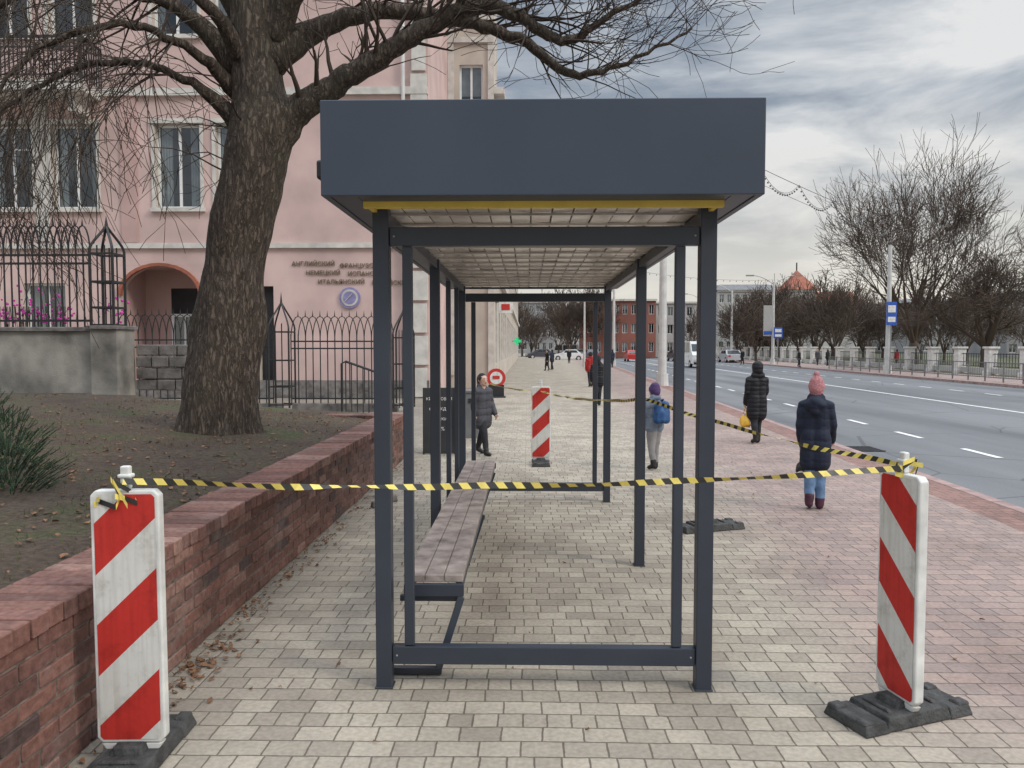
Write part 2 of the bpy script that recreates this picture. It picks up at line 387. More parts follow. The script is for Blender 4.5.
    co_=co_+no_*kk[:,None]; me.vertices.foreach_set('co',co_.ravel()); me.update()
    nF=len(me.polygons); cen=np.empty(nF*3); me.polygons.foreach_get('center',cen); cen=cen.reshape(-1,3)
    best=np.full(nF,1e9); idx=np.zeros(nF,dtype=np.int32)
    for a,b,ra,rb,m in pr:
        a=np.array(a);b=np.array(b);d=b-a;L2=max(1e-9,d@d); t=np.clip((cen-a)@d/L2,0,1)
        dist=np.linalg.norm(cen-(a+t[:,None]*d),axis=1)-(ra+(rb-ra)*t)
        if m in (1,2,5): dist-=.004
        k=dist<best; best[k]=dist[k]; idx[k]=m
    me.materials.clear()
    for mm in mats: me.materials.append(mm if not isinstance(mm,str) else M[mm])
    me.polygons.foreach_set('material_index',idx); me.polygons.foreach_set('use_smooth',[True]*nF); me.update()
    e=empty(name,loc,head); o=bpy.data.objects.new('body',me); COL.objects.link(o); o.parent=e
    g=MB()
    for hd,d,s in hands:
        side=V((0,1,0)); side=(side-d*side.dot(d)).normalized(); inn=V((-s,0,0))
        for k,(off,ln) in enumerate(((.013,.042),(.0045,.048),(-.0045,.045),(-.013,.036))):
            b0=hd+side*off*H+d*.008*H; b1=b0+(d*.8+inn*.2).normalized()*ln*.55*H; b2=b1+(d*.45+inn*.8).normalized()*ln*.5*H
            g.tube([b0,b1,b2],[.0065*H,.006*H,.0045*H],6,0)
        b0=hd+side*.014*H-d*.012*H; g.tube([b0,b0+(side+d*.5).normalized()*.022*H,b0+(side*.8+d*1.3).normalized()*.042*H],[.0075*H,.007*H,.005*H],6,0)
    hs=head_s
    for s in (-1,1):
        c=rh@V((s*.021*hs,lean+.056*hs,.930)); g.sphere(c*H,.0065*H,1,8,6); c=rh@V((s*.021*hs,lean+.0605*hs,.930)); g.sphere(c*H,.0036*H,2,6,5)
        a=rh@V((s*.010,lean+.062*hs,.944)); b=rh@V((s*.033,lean+.054*hs,.944)); g.tube([a*H,b*H],.0028*H,5,2)
    a=rh@V((-.014,lean+.058*hs,.886)); c=rh@V((0,lean+.063*hs,.885)); b=rh@V((.014,lean+.058*hs,.886)); g.tube([a*H,c*H,b*H],.004*H,6,3)
    g.build('hands_and_face',['skin','white','black',lip],e,smooth=True)
    if bag:
        bm,bw,bh,si=bag; hd,d,s=hands[si]; g=MB(); top=hd+V((0,0,-.045*H))
        n=14; rings=[(0,.25),(.18,.55),(.45,.9),(.8,1.0),(.97,.8)]
        prev=None
        for (t,wf) in rings:
            base=len(g.v)
            for j in range(n):
                a=6.283*j/n; rr=1+.12*noise.noise(V((math.cos(a)*2,math.sin(a)*2,t*4)))
                g.v.append(top+V((math.cos(a)*bw*.32*wf*rr,math.sin(a)*bw*.5*wf*rr,-.1-bh*t+.02*math.sin(a*3))))
            if prev is not None:
                for j in range(n): g.f.append([prev+j,prev+(j+1)%n,base+(j+1)%n,base+j]); g.m.append(0)
            prev=base
        g.f.append([prev+j for j in range(n)]); g.m.append(0)
        for q in (-1,1): g.tube([top+V((0,q*.07,-.1)),top+V((0,q*.03,-.03)),top+V((0,0,.035)),],.007,5,0)
        g.build('carried_bag',[bm],e,smooth=True)
    return e
lip=mat('lips',(.4,.12,.1),.5)
navy=puffer_mat('navy_puffer',(.018,.023,.040),30,.75); blackp=puffer_mat('black_puffer',(.014,.014,.017),45,.6); grey=puffer_mat('grey_puffer',(.06,.06,.07),30,.7)
jeans=mat('jeans',(.13,.22,.36),.85,var=.2,scale=20); pinkh=mat('pink_knit',(.46,.20,.21),.95,var=.2,scale=60,bump=.8,bscale=90); boots=mat('plum_boots',(.07,.02,.04),.6)
dk=mat('dark_trousers',(.02,.021,.026),.85); shoe=mat('dark_shoes',(.018,.017,.017),.6); blk=mat('black_knit',(.025,.025,.03),.95); hairm=mat('brown_hair',(.05,.03,.02),.7)
purple=mat('purple_knit',(.08,.045,.13),.95); lb=puffer_mat('light_blue_jacket',(.17,.20,.25),30,.8); gp=mat('grey_trousers',(.26,.25,.25),.9); bp=mat('blue_backpack',(.02,.08,.22),.7,var=.3,scale=20)
ybag=mat('yellow_bag',(.78,.45,.05),.45,var=.15,scale=12); bbag=mat('black_bag',(.018,.018,.02),.5); redj=puffer_mat('red_jacket',(.30,.02,.02),40)
person('woman_in_pink_hat',(2.84,7.6,0),-.45,1.30,['skin',pinkh,navy,jeans,boots,hairm],coat=.36,pom=True,stride=.025,armf=(.0,.45),bag=(bbag,.17,.08,0),puffy=.98,wid=.74,vox=.009)
person('woman_with_yellow_bag',(3.82,12.85,0),.15,1.34,['skin',blk,blackp,dk,shoe,hairm],coat=.36,hood=True,hat=False,stride=.05,armf=(.1,.35),bag=(ybag,.26,.20,0),puffy=1.06,headturn=-.3,wid=.85)
person('pedestrian_in_grey_coat',(-.66,11.4,0),math.pi+.75,1.20,['skin',blk,grey,dk,shoe,hairm],coat=.40,stride=.12,armf=(.25,-.15),hair=True,puffy=1.08,vox=.011,wid=.85)
person('boy_with_backpack',(1.66,10.05,0),.5,1.12,['skin',purple,lb,gp,shoe,bp],coat=.50,stride=.03,armf=(.3,.2),pack=True,puffy=1.0,vox=.011,head_s=1.12)
person('pedestrian',(1.93,21,0),.1,1.38,['skin',blk,blackp,dk,shoe,hairm],coat=.44,stride=.06,vox=.02)
person('pedestrian_in_red',(2.55,31,0),.1,1.4,['skin',blk,redj,dk,shoe,hairm],coat=.48,stride=.08,vox=.02)
for (px_,y,m_) in ((547,52,blackp),(552,54,navy),(797,62,blackp),(825,66,blackp),(815,68,grey),(741,70,blackp),(612,60,navy),(569,75,blackp),(893,64,redj)):
    person('distant_pedestrian',((px_-527)/770*y,y,0),U(0,6),1.42,['skin',blk,m_,dk,shoe,hairm],coat=.45,stride=.07,vox=.03)

K=.043
def strip(mb,c0,c1,y0,y1,z,m=0,step=None):
    mb.quad([(c0+K*y0,y0,z),(c1+K*y0,y0,z),(c1+K*y1,y1,z),(c0+K*y1,y1,z)],m)

# ------------------------------------------------------------ ground
g=MB(); g.quad([(-1500,-300,-.17),(1500,-300,-.17),(1500,2500,-.17),(-1500,2500,-.17)]); g.build('ground',['ground'])
g=MB(); strip(g,4.5,19.3,-12,420,-.12); g.build('road',['asphalt'])
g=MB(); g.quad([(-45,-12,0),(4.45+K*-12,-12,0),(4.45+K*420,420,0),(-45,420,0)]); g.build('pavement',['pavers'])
g=MB()
y=-12
while y<140:
    L=.98
    for c,zt in ((4.53,.006),(19.25,.006)):
        a=V((c+K*y,y,0));b=V((c+K*(y+L),y+L,0))
        g.bar(a+V((0,0,-.08+zt)),b+V((0,0,-.08+zt)),.15,.16)
    y+=1.0
g.build('kerb',['kerb'],bevel=.012)
g=MB()
y=-6.2
while y<130:
    strip(g,6.75,6.87,y,y+1.1,-.114); strip(g,15.6,15.72,y,y+1.1,-.114); y+=2.6
strip(g,12.0,12.14,-12,200,-.114)
strip(g,9.3,9.42,60,110,-.114)
g.build('road_markings',['paint'])
g=MB(); strip(g,19.33,24.1,-12,420,.0); g.build('far_pavement',['pavers'])
g=MB(); strip(g,24.1,140,-12,420,.01); g.build('lawn',['grass'])
g=MB(); x=4.95+K*13
for i in range(7): g.box((x+i*.06,13,-.108),(.03,.5,.012))
g.box((x+.18,13.28,-.108),(.42,.04,.012)); g.box((x+.18,12.72,-.108),(.42,.04,.012)); g.build('drain_grate',['iron'])

def soil_z(x,y):
    t=min(1,max(0,(-x-2.0)/4.5))
    return .585+.33*t+.03*noise.noise(V((x*1.3,y*1.3,0)))+.012*noise.noise(V((x*6,y*6,3)))
g=MB(); nx,ny=90,110
xs=[-2.0-12*i/nx for i in range(nx+1)]; ys=[-3+14.3*j/ny for j in range(ny+1)]
for j in ys:
    for i in xs: g.v.append(V((i,j,soil_z(i,j))))
for j in range(ny):
    for i in range(nx):
        a=j*(nx+1)+i; g.f.append([a+1,a,a+nx+1,a+nx+2]); g.m.append(0)
g.build('soil_terrace',['soil'],smooth=True)
g=MB()
for i in range(7000):
    x=-2.1-abs(random.gauss(0,3.2)); y=U(1.2,11)
    if x<-12 or noise.noise(V((x*.7,y*.7,9)))<-.02: continue
    z=soil_z(x,y)-.004; a=U(0,6.28); h=U(.015,.05)
    dx,dy=math.cos(a)*.003,math.sin(a)*.003
    g.quad([(x-dx,y-dy,z),(x+dx,y+dy,z),(x+U(-.02,.02),y+U(-.02,.02),z+h)])
M['tuft']=flat('winter_grass',(.09,.105,.04))
g.build('grass_tufts',['tuft'])

# ------------------------------------------------------------ brick retaining wall
g=MB(); g.c=[]
WX=-1.756; Y0,Y1=-1.5,10.9; cap=.075
def bcol():
    r=R()
    base=(.215,.105,.083) if r<.5 else ((.175,.085,.07) if r<.75 else ((.265,.15,.122) if r<.93 else (.125,.08,.073)))
    f=U(.75,1.2); return tuple(x*f for x in base)
course=.0718; bl=.215
for r in range(8):
    z=.036+r*course
    y=Y0+(bl/2 if r%2 else 0)
    while y<Y1:
        L=min(bl,Y1-y)-.011
        rot=Matrix.Rotation(U(-.008,.008),3,'Z')
        g.box((WX-.05+U(-.004,.004),y+L/2,z+U(-.0015,.0015)),(.1,L,course-.010),0,rot,col=bcol()); y+=bl
    x=WX-.12
    while x>-6:
        g.box((x-.1,Y1-.0,z),(.204,.1,course-.010),0,col=bcol()); x-=bl
y=Y0; i=0
while y<Y1+.05:
    w=.098
    g.box((WX-.145+U(-.005,.005),y+w/2,.612+U(-.003,.003)),(.34,w-.009,.075),0,Matrix.Rotation(U(-.015,.015),3,'Z'),col=tuple(x*1.15 for x in bcol())); y+=w
x=WX-.36
while x>-6:
    g.box((x,Y1-.07,.612),(.09,.33,.075),0,col=bcol()); x-=.098
wall=empty('brick_retaining_wall')
g.build('bricks',['brick'],wall,bevel=.005,bseg=1)
g=MB(); g.box((WX-.155,(Y0+Y1)/2,.32),(.296,Y1-Y0-.02,.645-.035)); g.box((WX-2.3,Y1-.06,.30),(4.2,.2,.59)); g.build('mortar_core',['mortar'],wall)

g=MB()
def leaf(x,y,z,s):
    a=U(0,6.28); p=[]
    for k,(u,v) in enumerate(((-1,0),(-.3,.5),(.6,.4),(1,0),(.5,-.45),(-.4,-.5))):
        p.append((x+(u*math.cos(a)-v*math.sin(a))*s,y+(u*math.sin(a)+v*math.cos(a))*s,z+U(.002,.02)))
    g.quad(p)
for i in range(230):
    y=random.gauss(4.6,1.3) if R()<.5 else U(2.6,10.5); leaf(WX+abs(random.gauss(0.02,.09))+.02,y,.002,U(.010,.022))
for i in range(70):
    leaf(WX+.05+abs(random.gauss(0,.1)),random.gauss(3.75,.2),.002,U(.012,.026))
for i in range(1300):
    x=-2.1-abs(random.gauss(0,3)); y=U(1.5,11)
    if x>-13: leaf(x,y,soil_z(x,y)+.003,U(.012,.03))
for i in range(50): leaf(U(-1.5,3),U(3,12),.002,U(.008,.018))
g.build('fallen_leaves',['leaf'])

g=MB()
for (x,y,s) in ((-1.5,7.6,.09),(-1.42,7.9,.11),(-1.55,8.2,.08),(-1.38,7.55,.06),(-1.3,8.5,.1)):
    g.box((x,y,s*.35),(s*1.3,s,s*.7),0,Matrix.Rotation(U(0,3),3,'Z'),taper=.8)
g.build('stone_rubble',['stone'],bevel=.015)

# ------------------------------------------------------------ bus shelter
sh=empty('bus_shelter')
XL,XR=-.669,.823; YF,YM,YB=3.56,5.6,7.92
g=MB()
for x in (XL,XR):
    for y in (YF,YM,YB):
        w=.074 if y==YF else .07
        g.box((x,y,1.12),(w,.07,2.24))
        g.box((x,y,.004),(w+.012,.082,.008))
for y in (YF,YB):
    g.box(((XL+XR)/2,y,2.105),(XR-XL-.078,.05,.085)); g.box(((XL+XR)/2,y,.155),(XR-XL-.078,.05,.085))
    for x in (XL+.118,XR-.124): g.box((x,y,1.13),(.045,.04,1.858))
for x in (XL,XR):
    for a,b in ((YF,YM),(YM,YB)): g.box((x,(a+b)/2,2.195),(.05,b-a-.074,.06))
g.box((XL,6.55,1.15),(.04,.04,2.02)); g.box((XL,7.3,1.15),(.04,.04,2.02))
g.build('frame',['steel'],sh,bevel=.004)
g=MB()
for x in (XL+.06,XR-.06):
    for z in (2.105,.155): g.sphere((x,YF-.026,z),.005,0,8,5,(1,.5,1))
g.build('bolts',['bldg'],sh)
g=MB()
rx0,rx1,ry0,ry1,rz0,rz1=-.848,.966,3.18,8.3,2.220,2.608
t=.03
g.box(((rx0+rx1)/2,ry0+t/2,(rz0+rz1)/2),(rx1-rx0,t,rz1-rz0))
g.box(((rx0+rx1)/2,ry1-t/2,(rz0+rz1)/2),(rx1-rx0,t,rz1-rz0))
for x in (rx0+t/2,rx1-t/2): g.box((x,(ry0+ry1)/2,(rz0+rz1)/2),(t,ry1-ry0-2*t-.002,rz1-rz0))
g.box(((rx0+rx1)/2,(ry0+ry1)/2,rz1-.04),(rx1-rx0-2*t-.004,ry1-ry0-2*t-.004,.02))
cx0,cx1=-.705,.84
g.box(((rx0+t+cx0)/2,(ry0+ry1)/2,rz0+.012),(cx0-rx0-t-.002,ry1-ry0-2*t-.004,.016))
g.box(((rx1-t+cx1)/2,(ry0+ry1)/2,rz0+.012),(rx1-t-cx1-.002,ry1-ry0-2*t-.004,.016))
g.box(((cx0+cx1)/2,(ry0+t+3.33)/2,rz0+.012),(cx1-cx0-.002,3.33-ry0-t-.002,.016))
g.build('roof_fascia',['fascia'],sh,bevel=.004)
g=MB()
g.box(((cx0+cx1)/2,3.345,rz0-.005),(cx1-cx0,.03,.035))
for x in (cx0+.012,cx1-.012): g.box((x,(3.36+8.2)/2,rz0+.002),(.022,8.2-3.362,.02))
g.build('yellow_trim',['yellow'],sh)
g=MB(); n=15; w=(cx1-cx0-.06)/n
for i in range(n):
    x=cx0+.03+w*(i+.5)
    y=3.37
    while y<8.2:
        L=min(.6,8.2-y)
        g.box((x,y+L/2,rz0+.02+U(-.002,.002)),(w-.005,L-.004,.014),0,Matrix.Rotation(U(-.03,.03),3,'Y')@Matrix.Rotation(U(-.008,.008),3,'X')); y+=L
g.build('ceiling_planks',['plank'],sh,bevel=.002,bseg=1)
g=MB()
y=3.67
while y<8.1: g.box(((cx0+cx1)/2,y,rz0+.006),(cx1-cx0-.07,.014,.010)); y+=.3
g.build('ceiling_battens',['trim'],sh)
g=MB(); g.box(((cx0+cx1)/2,5.8,rz0+.06),(cx1-cx0,4.8,.01)); g.build('ceiling_void',['seat'],sh)
g=MB(); g.box((rx0-.03,3.35,2.36),(.05,.07,.08)); g.box((rx0-.01,3.42,2.42),(.04,.03,.03)); g.build('roof_lamp',['iron'],sh,bevel=.01)
bx0,bx1=-.60,-.315
g=MB()
npl=3; pw=(bx1-bx0)/npl
for i in range(npl):
    y=3.75
    while y<7.6:
        L=min(1.93,7.61-y); g.box((bx0+pw*(i+.5),y+L/2,.455+U(-.001,.001)),(pw-.003,L-.004,.035)); y+=L
g.build('bench_seat',['seat'],sh,bevel=.003)
g=MB()
g.box(((bx0+bx1)/2,3.735,.405),(bx1-bx0+.01,.03,.06)); g.box(((bx0+bx1)/2,7.63,.417),(bx1-bx0+.01,.03,.055))
for x in (bx0+.02,bx1-.02): g.box((x,5.68,.417),(.035,3.85,.04))
for y in (3.735,5.6,7.5):
    g.bar((bx0-.03,y+.035,.355),(bx1-.02,y+.035,.355),.03,.03)
    g.bar((bx1-.008,y,.37),(bx1-.115,y-.05,.035),.035,.03,up=V((0,1,0)))
    g.bar((bx1-.10,y-.05,.024),(XL-.02,y-.05,.024),.035,.032)
g.build('bench_frame',['steel'],sh,bevel=.003)

# ------------------------------------------------------------ barriers
def foot(mb,m=0):
    mb.box((0,0,.030),(.36,.24,.058),m,taper=.90)
    mb.box((0,0,.072),(.15,.13,.035),m,taper=.8)
    for s in (-1,1):
        mb.box((s*.235,0,.024),(.13,.25,.046),m,taper=.86)
        mb.box((s*.262,.08,.050),(.07,.06,.018),m,taper=.8); mb.box((s*.262,-.08,.050),(.07,.06,.018),m,taper=.8)
        mb.box((s*.125,.0,.064),(.025,.16,.014),m,taper=.8)
def barrier(loc,rot,frot,side,w=.265,tilt=0):
    e=empty('striped_road_barrier',loc,rot); e.rotation_euler[1]=tilt
    h,z0=.975,.085
    g=MB()
    def outline(w,z0,z1,c): return [(-w/2+c,z0),(w/2-c,z0),(w/2,z0+c),(w/2,z1-c),(w/2-c,z1),(-w/2+c,z1),(-w/2,z1-c),(-w/2,z0+c)]
    def ex(ol,y0,y1):
        k=len(ol); b=len(g.v)
        for y in (y0,y1):
            for x,z in ol: g.v.append(V((x,y,z)))
        g.f.append([b+i for i in range(k)]); g.m.append(0); g.f.append([b+k+i for i in range(k)][::-1]); g.m.append(0)
        for i in range(k): g.f.append([b+i,b+k+i,b+k+(i+1)%k,b+(i+1)%k]); g.m.append(0)
    ex(outline(w,z0,z0+h,.02),-.022,.022)
    ex([(-.10,z0-.03),(.10,z0-.03),(.12,z0-.001),(-.12,z0-.001)],-.018,.018)
    ex([(-.035,.03),(.035,.03),(.06,z0-.031),(-.06,z0-.031)],-.018,.018)
    ex([(-.018,z0+h+.001),(.018,z0+h+.001),(.018,z0+h+.09),(-.018,z0+h+.09)],-.014,.014)
    ex([(-.026,z0+h+.045),(.026,z0+h+.045),(.026,z0+h+.06),(-.026,z0+h+.06)],-.02,.02)
    g.build('panel_body',['white'],e,bevel=.006)
    g=MB(); ol=outline(w-.030,z0+.015,z0+h-.015,.012)
    for y,rev in ((-.0245,False),(.0245,True)):
        p=[(x,y,z) for x,z in ol]; g.quad(p[::-1] if rev else p)
    g.build('reflective_face',[side],e)
    g=MB(); foot(g); o=g.build('rubber_foot',['rubber'],e,bevel=.012); o.rotation_euler[2]=frot
    return e
barrier((-1.515,2.875,.0),.03,math.pi/2,'strL',w=.26,tilt=-.006)
barrier((1.62,3.32,0),-math.radians(77),math.pi/2+.15,'strR',w=.25)
barrier((.19,10.5,0),0.0,math.pi/2,'strL')
g=MB(); foot(g); g.build('barrier_rubber_foot',['rubber'],bevel=.012,loc=(1.6,6.75,0),rotz=.35)

def tape(pts,sag):
    g=MB(); out=[]
    for a,b,sg in zip(pts[:-1],pts[1:],sag):
        a=V(a);b=V(b);L=(b-a).length;n=int(L/.018)
        for i in range(n):
            t=i/n; out.append(a.lerp(b,t)+V((0,0,-4*sg*t*(1-t)+.008*noise.noise(V((t*L*2.5,0,0))))))
    out.append(V(pts[-1]))
    def off(k,d):
        tw=noise.noise(V((k*.018*1.9,3.3,0)))*3.2
        s=d.cross(V((0,0,1))).normalized(); u=V((0,0,1)); wd=.0125
        return (u*math.cos(tw)+s*math.sin(tw))*wd
    for i in range(len(out)-1):
        d=(out[i+1]-out[i]).normalized()
        o0=off(i,d); o1=off(i+1,d); c0=out[i];c1=out[i+1]
        ph=i%4
        if ph==0:
            g.quad([c0-o0,c1-o1,c0+o0],0); g.quad([c1-o1,c1+o1,c0+o0],1)
        elif ph==1: g.quad([c0-o0,c1-o1,c1+o1,c0+o0],1)
        elif ph==2: g.quad([c0-o0,c1-o1,c0+o0],1); g.quad([c1-o1,c1+o1,c0+o0],0)
        else: g.quad([c0-o0,c1-o1,c1+o1,c0+o0],0)
    return g
g=tape([(-1.52,2.845,1.095),(1.60,3.29,1.085)],[.045]); g2=tape([(1.64,3.36,1.085),(XR+.045,5.6,1.22),(.19,10.46,1.0),(-.62,13.0,.98)],[.03,.05,.03])
b=len(g.v); g.v+=g2.v; g.f+=[[i+b for i in f] for f in g2.f]; g.m+=g2.m
for c in ((-1.56,2.84,1.06),(-1.50,2.84,1.05),(1.62,3.30,1.08),(1.65,3.33,1.06),(-1.58,2.84,1.04)):
    p=[V(c)+V((U(-.05,.05),U(-.02,.02),U(-.05,.05))) for _ in range(6)]
    for i in range(5): g.quad([p[i]+V((0,0,-.010)),p[i+1]+V((0,0,-.010)),p[i+1]+V((0,0,.010)),p[i]+V((0,0,.010))],i%2)
g.build('barrier_tape',['tyel','tblk'])

# ------------------------------------------------------------ trees
def grow(mb,p,d,L,r,lvl,up=.05,spread=.6,wig=.25,kids=(2,4),m=0,lr=.66,seg=4,minr=.004,sides=None):
    pts=[p.copy()]; rad=[r]; dirs=[d.copy()]
    sg=seg if lvl>0 else 3
    for i in range(sg):
        d=(d+V((U(-wig,wig),U(-wig,wig),U(-wig,wig)))+V((0,0,up))).normalized()
        p=p+d*(L/sg); pts.append(p.copy()); rad.append(max(minr,r*(1-.62*(i+1)/sg))); dirs.append(d.copy())
    n=sides if sides else (8 if r>.1 else (5 if r>.03 else 3))
    mb.tube(pts,rad,n,m,cap=False)
    if lvl<=0: return
    k=random.randint(*kids)
    for j in range(k):
        t=U(.3,1.0) if j else 1.0
        i=min(sg-1,int(t*sg)); f=t*sg-i
        q=pts[i].lerp(pts[i+1],f)
        ax=dirs[i+1].orthogonal().normalized(); ax=Matrix.Rotation(U(0,6.28),3,dirs[i+1])@ax
        ang=U(.4,1.0)*spread*(1.5 if j else .5)
        nd=Matrix.Rotation(ang,3,ax)@dirs[i+1]
        rr=max(minr,rad[i]*(1-f)+rad[i+1]*f)*U(.6,.8)
        grow(mb,q,nd,L*lr*U(.75,1.2),rr,lvl-1,up,spread,wig,kids,m,lr,seg,minr)
random.seed(7)
tree=empty('bare_street_tree')
g=MB()
def smoothpath(P,n=6):
    out=[];rr=[]
    for i in range(len(P)-1):
        p0=P[max(i-1,0)];p1=P[i];p2=P[i+1];p3=P[min(i+2,len(P)-1)]
        for k in range(n):
            t=k/n
            q=[0.5*((2*p1[c])+(-p0[c]+p2[c])*t+(2*p0[c]-5*p1[c]+4*p2[c]-p3[c])*t*t+(-p0[c]+3*p1[c]-3*p2[c]+p3[c])*t**3) for c in range(4)]
            out.append(V(q[:3])); rr.append(q[3])
    out.append(V(P[-1][:3])); rr.append(P[-1][3]); return out,rr
TY=8.4
trunk=[(-3.43,TY,.5,.50),(-3.42,TY,.72,.41),(-3.37,TY,1.1,.365),(-3.29,TY,1.7,.335),(-3.17,TY,2.6,.335),(-3.0,TY,3.4,.35),(-2.90,TY,3.95,.33),(-2.89,TY,4.4,.28),(-2.9,TY,5.2,.28),(-3.0,TY,6.0,.25),(-3.15,TY+.1,7.4,.17),(-3.1,TY,8.8,.07)]
pts,rr=smoothpath(trunk,12)
NS=48
b0=len(g.v); g.tube(pts,rr,NS,0)
for i in range(b0,len(g.v)):
    v=g.v[i]; ax=pts[min(len(pts)-1,(i-b0)//NS)]; d=(v-ax)
    if d.length>1e-4:
        a=math.atan2(d.y,d.x)
        k=.10*noise.noise(V((v.x*1.6,v.y*1.6,v.z*1.1)))+.035*noise.noise(V((v.x*5,v.y*5,v.z*2)))+.016*noise.noise(V((v.x*14,v.y*14,v.z*3)))
        fl=max(0,1.05-v.z)*.35*max(0,math.sin(a*5+1))
        g.v[i]=v+d.normalized()*(k+fl*.5)
g.build('trunk',['bark'],tree,smooth=True)
limbs=[
 [(-2.85,TY,3.75,.26),(-2.5,TY-.05,4.1,.17),(-2.1,TY-.1,4.35,.13),(-1.7,TY-.2,4.55,.11),(-1.1,TY-.3,4.85,.095),(-.6,TY-.3,5.08,.08),(-.1,TY-.4,4.98,.065),(.35,TY-.4,4.72,.05),(.8,TY-.5,4.9,.03),(1.3,TY-.5,5.2,.015)],
 [(-2.8,TY,4.7,.22),(-2.3,TY+.2,5.1,.12),(-1.6,TY+.3,5.33,.09),(-.8,TY+.3,5.22,.075),(-.1,TY+.3,5.0,.06),(.5,TY+.3,4.62,.045),(1.1,TY+.3,4.75,.025),(1.8,TY+.3,5.1,.014)],
 [(-2.75,TY,4.9,.18),(-2.2,TY-.3,5.6,.12),(-1.2,TY-.5,6.1,.08),(0,TY-.6,6.0,.05),(1.0,TY-.7,5.5,.03),(2.0,TY-.7,5.2,.016)],
 [(-3.1,TY,4.6,.15),(-3.6,TY-.2,5.1,.08),(-4.3,TY-.4,5.3,.055),(-5.1,TY-.6,5.1,.04),(-5.9,TY-.7,4.6,.025),(-6.3,TY-.7,4.1,.012)],
 [(-3.1,TY,4.0,.12),(-3.5,TY-.3,4.35,.05),(-4.1,TY-.5,4.5,.035),(-4.8,TY-.6,4.3,.025),(-5.4,TY-.7,3.8,.016),(-5.7,TY-.7,3.3,.010)],
 [(-3.0,TY,5.0,.14),(-3.5,TY-.4,5.9,.08),(-4.5,TY-.6,6.2,.05),(-5.6,TY-.7,5.9,.035),(-6.6,TY-.7,5.2,.02)],
 [(-2.95,TY,4.5,.12),(-3.2,TY-.7,5.0,.06),(-3.7,TY-1.3,5.2,.04),(-4.2,TY-1.9,4.9,.025),(-4.5,TY-2.3,4.5,.013)],
 [(-3.1,TY,4.3,.10),(-3.4,TY-.5,4.6,.05),(-3.9,TY-.9,4.7,.035),(-4.5,TY-1.3,4.3,.022),(-4.85,TY-1.5,3.7,.012)],
]
g=MB(); gt=MB()
for li,P in enumerate(limbs):
    pts,rr=smoothpath(P,7)
    for i in range(1,len(pts)): pts[i]=pts[i]+V((U(-.02,.02),U(-.02,.02),U(-.02,.02)))
    g.tube(pts,rr,10,0)
    n=len(pts); left=li>=3
    for i in range(9,n):
        for _ in range(2 if left else (2 if i>20 else 1)):
            if R()<(.05 if left else .25): continue
            t=(pts[i]-pts[i-1]).normalized()
            d=(t*.7+V((U(-1,1),U(-.8,.6),U(-1.1,.6) if left else U(-.4,1.0)))).normalized()
            grow(gt,pts[i],d,U(.7,1.3) if left else U(.4,.95),max(.007,rr[i]*.26),2,up=-.10 if left else .05,spread=.7,wig=.2,kids=(2,4) if left else (2,3),lr=.66,minr=.0034)
for i in range(14):
    z=U(3.0,5.2); a=U(2.0,5.2); p=V((-2.95+.25*math.cos(a),TY+.25*math.sin(a),z))
    grow(gt,p,V((math.cos(a),math.sin(a)-.3,.5)).normalized(),U(.6,1.2),.012,2,up=-.09,kids=(2,3),minr=.0034)
g.build('limbs',['bark'],tree,smooth=True); gt.build('twigs',['twig'],tree,smooth=True)

def baretree(name,h,tr,lvls,spread,kids,minr,mname,forks=4,clear=.25,lean=.6,wig=.17,lr=.72,up=.06,L0=.33):
    g=MB(); p=V((0,0,-.2)); pts=[p]; rad=[tr*1.25]
    n=5; hh=h*clear
    for i in range(n):
        p=p+V((U(-.03,.03)*hh,U(-.03,.03)*hh,hh/n)); pts.append(p); rad.append(tr*(1-.06*i))
    g.tube(pts,rad,9,0)
    for k in range(forks):
        a=6.28*k/forks+U(-.3,.3); s=U(.4,1.0)*lean if k else .08
        grow(g,pts[-1]-V((0,0,U(0,.3)*hh*.4)),V((math.cos(a)*s,math.sin(a)*s,1)).normalized(),h*L0,tr*.55,lvls,up=up,spread=spread,wig=wig,kids=kids,lr=lr,minr=minr)
    return g.build(name,[mname],smooth=True)
random.seed(21)
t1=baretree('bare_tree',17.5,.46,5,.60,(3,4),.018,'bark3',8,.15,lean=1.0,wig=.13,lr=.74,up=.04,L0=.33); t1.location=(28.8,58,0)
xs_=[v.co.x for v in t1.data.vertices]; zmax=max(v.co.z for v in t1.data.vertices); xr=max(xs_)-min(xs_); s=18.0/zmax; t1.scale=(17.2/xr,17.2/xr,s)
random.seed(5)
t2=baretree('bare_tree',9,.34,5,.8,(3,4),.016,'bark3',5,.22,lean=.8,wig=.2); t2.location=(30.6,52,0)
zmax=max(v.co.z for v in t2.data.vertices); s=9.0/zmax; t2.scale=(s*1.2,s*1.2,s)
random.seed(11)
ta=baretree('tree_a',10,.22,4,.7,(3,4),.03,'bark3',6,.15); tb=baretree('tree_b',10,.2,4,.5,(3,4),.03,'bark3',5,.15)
za=max(v.co.z for v in ta.data.vertices); zb=max(v.co.z for v in tb.data.vertices)
far=empty('distant_trees')
ta.parent=far; tb.parent=far
def place(o,x,y,h,zz):
    o.location=(x,y,0); s=h/zz; o.scale=(s*U(.9,1.25),s*U(.9,1.25),s); o.rotation_euler[2]=U(0,6)
place(ta,25,92,7.5,za); place(tb,30,105,8,zb)
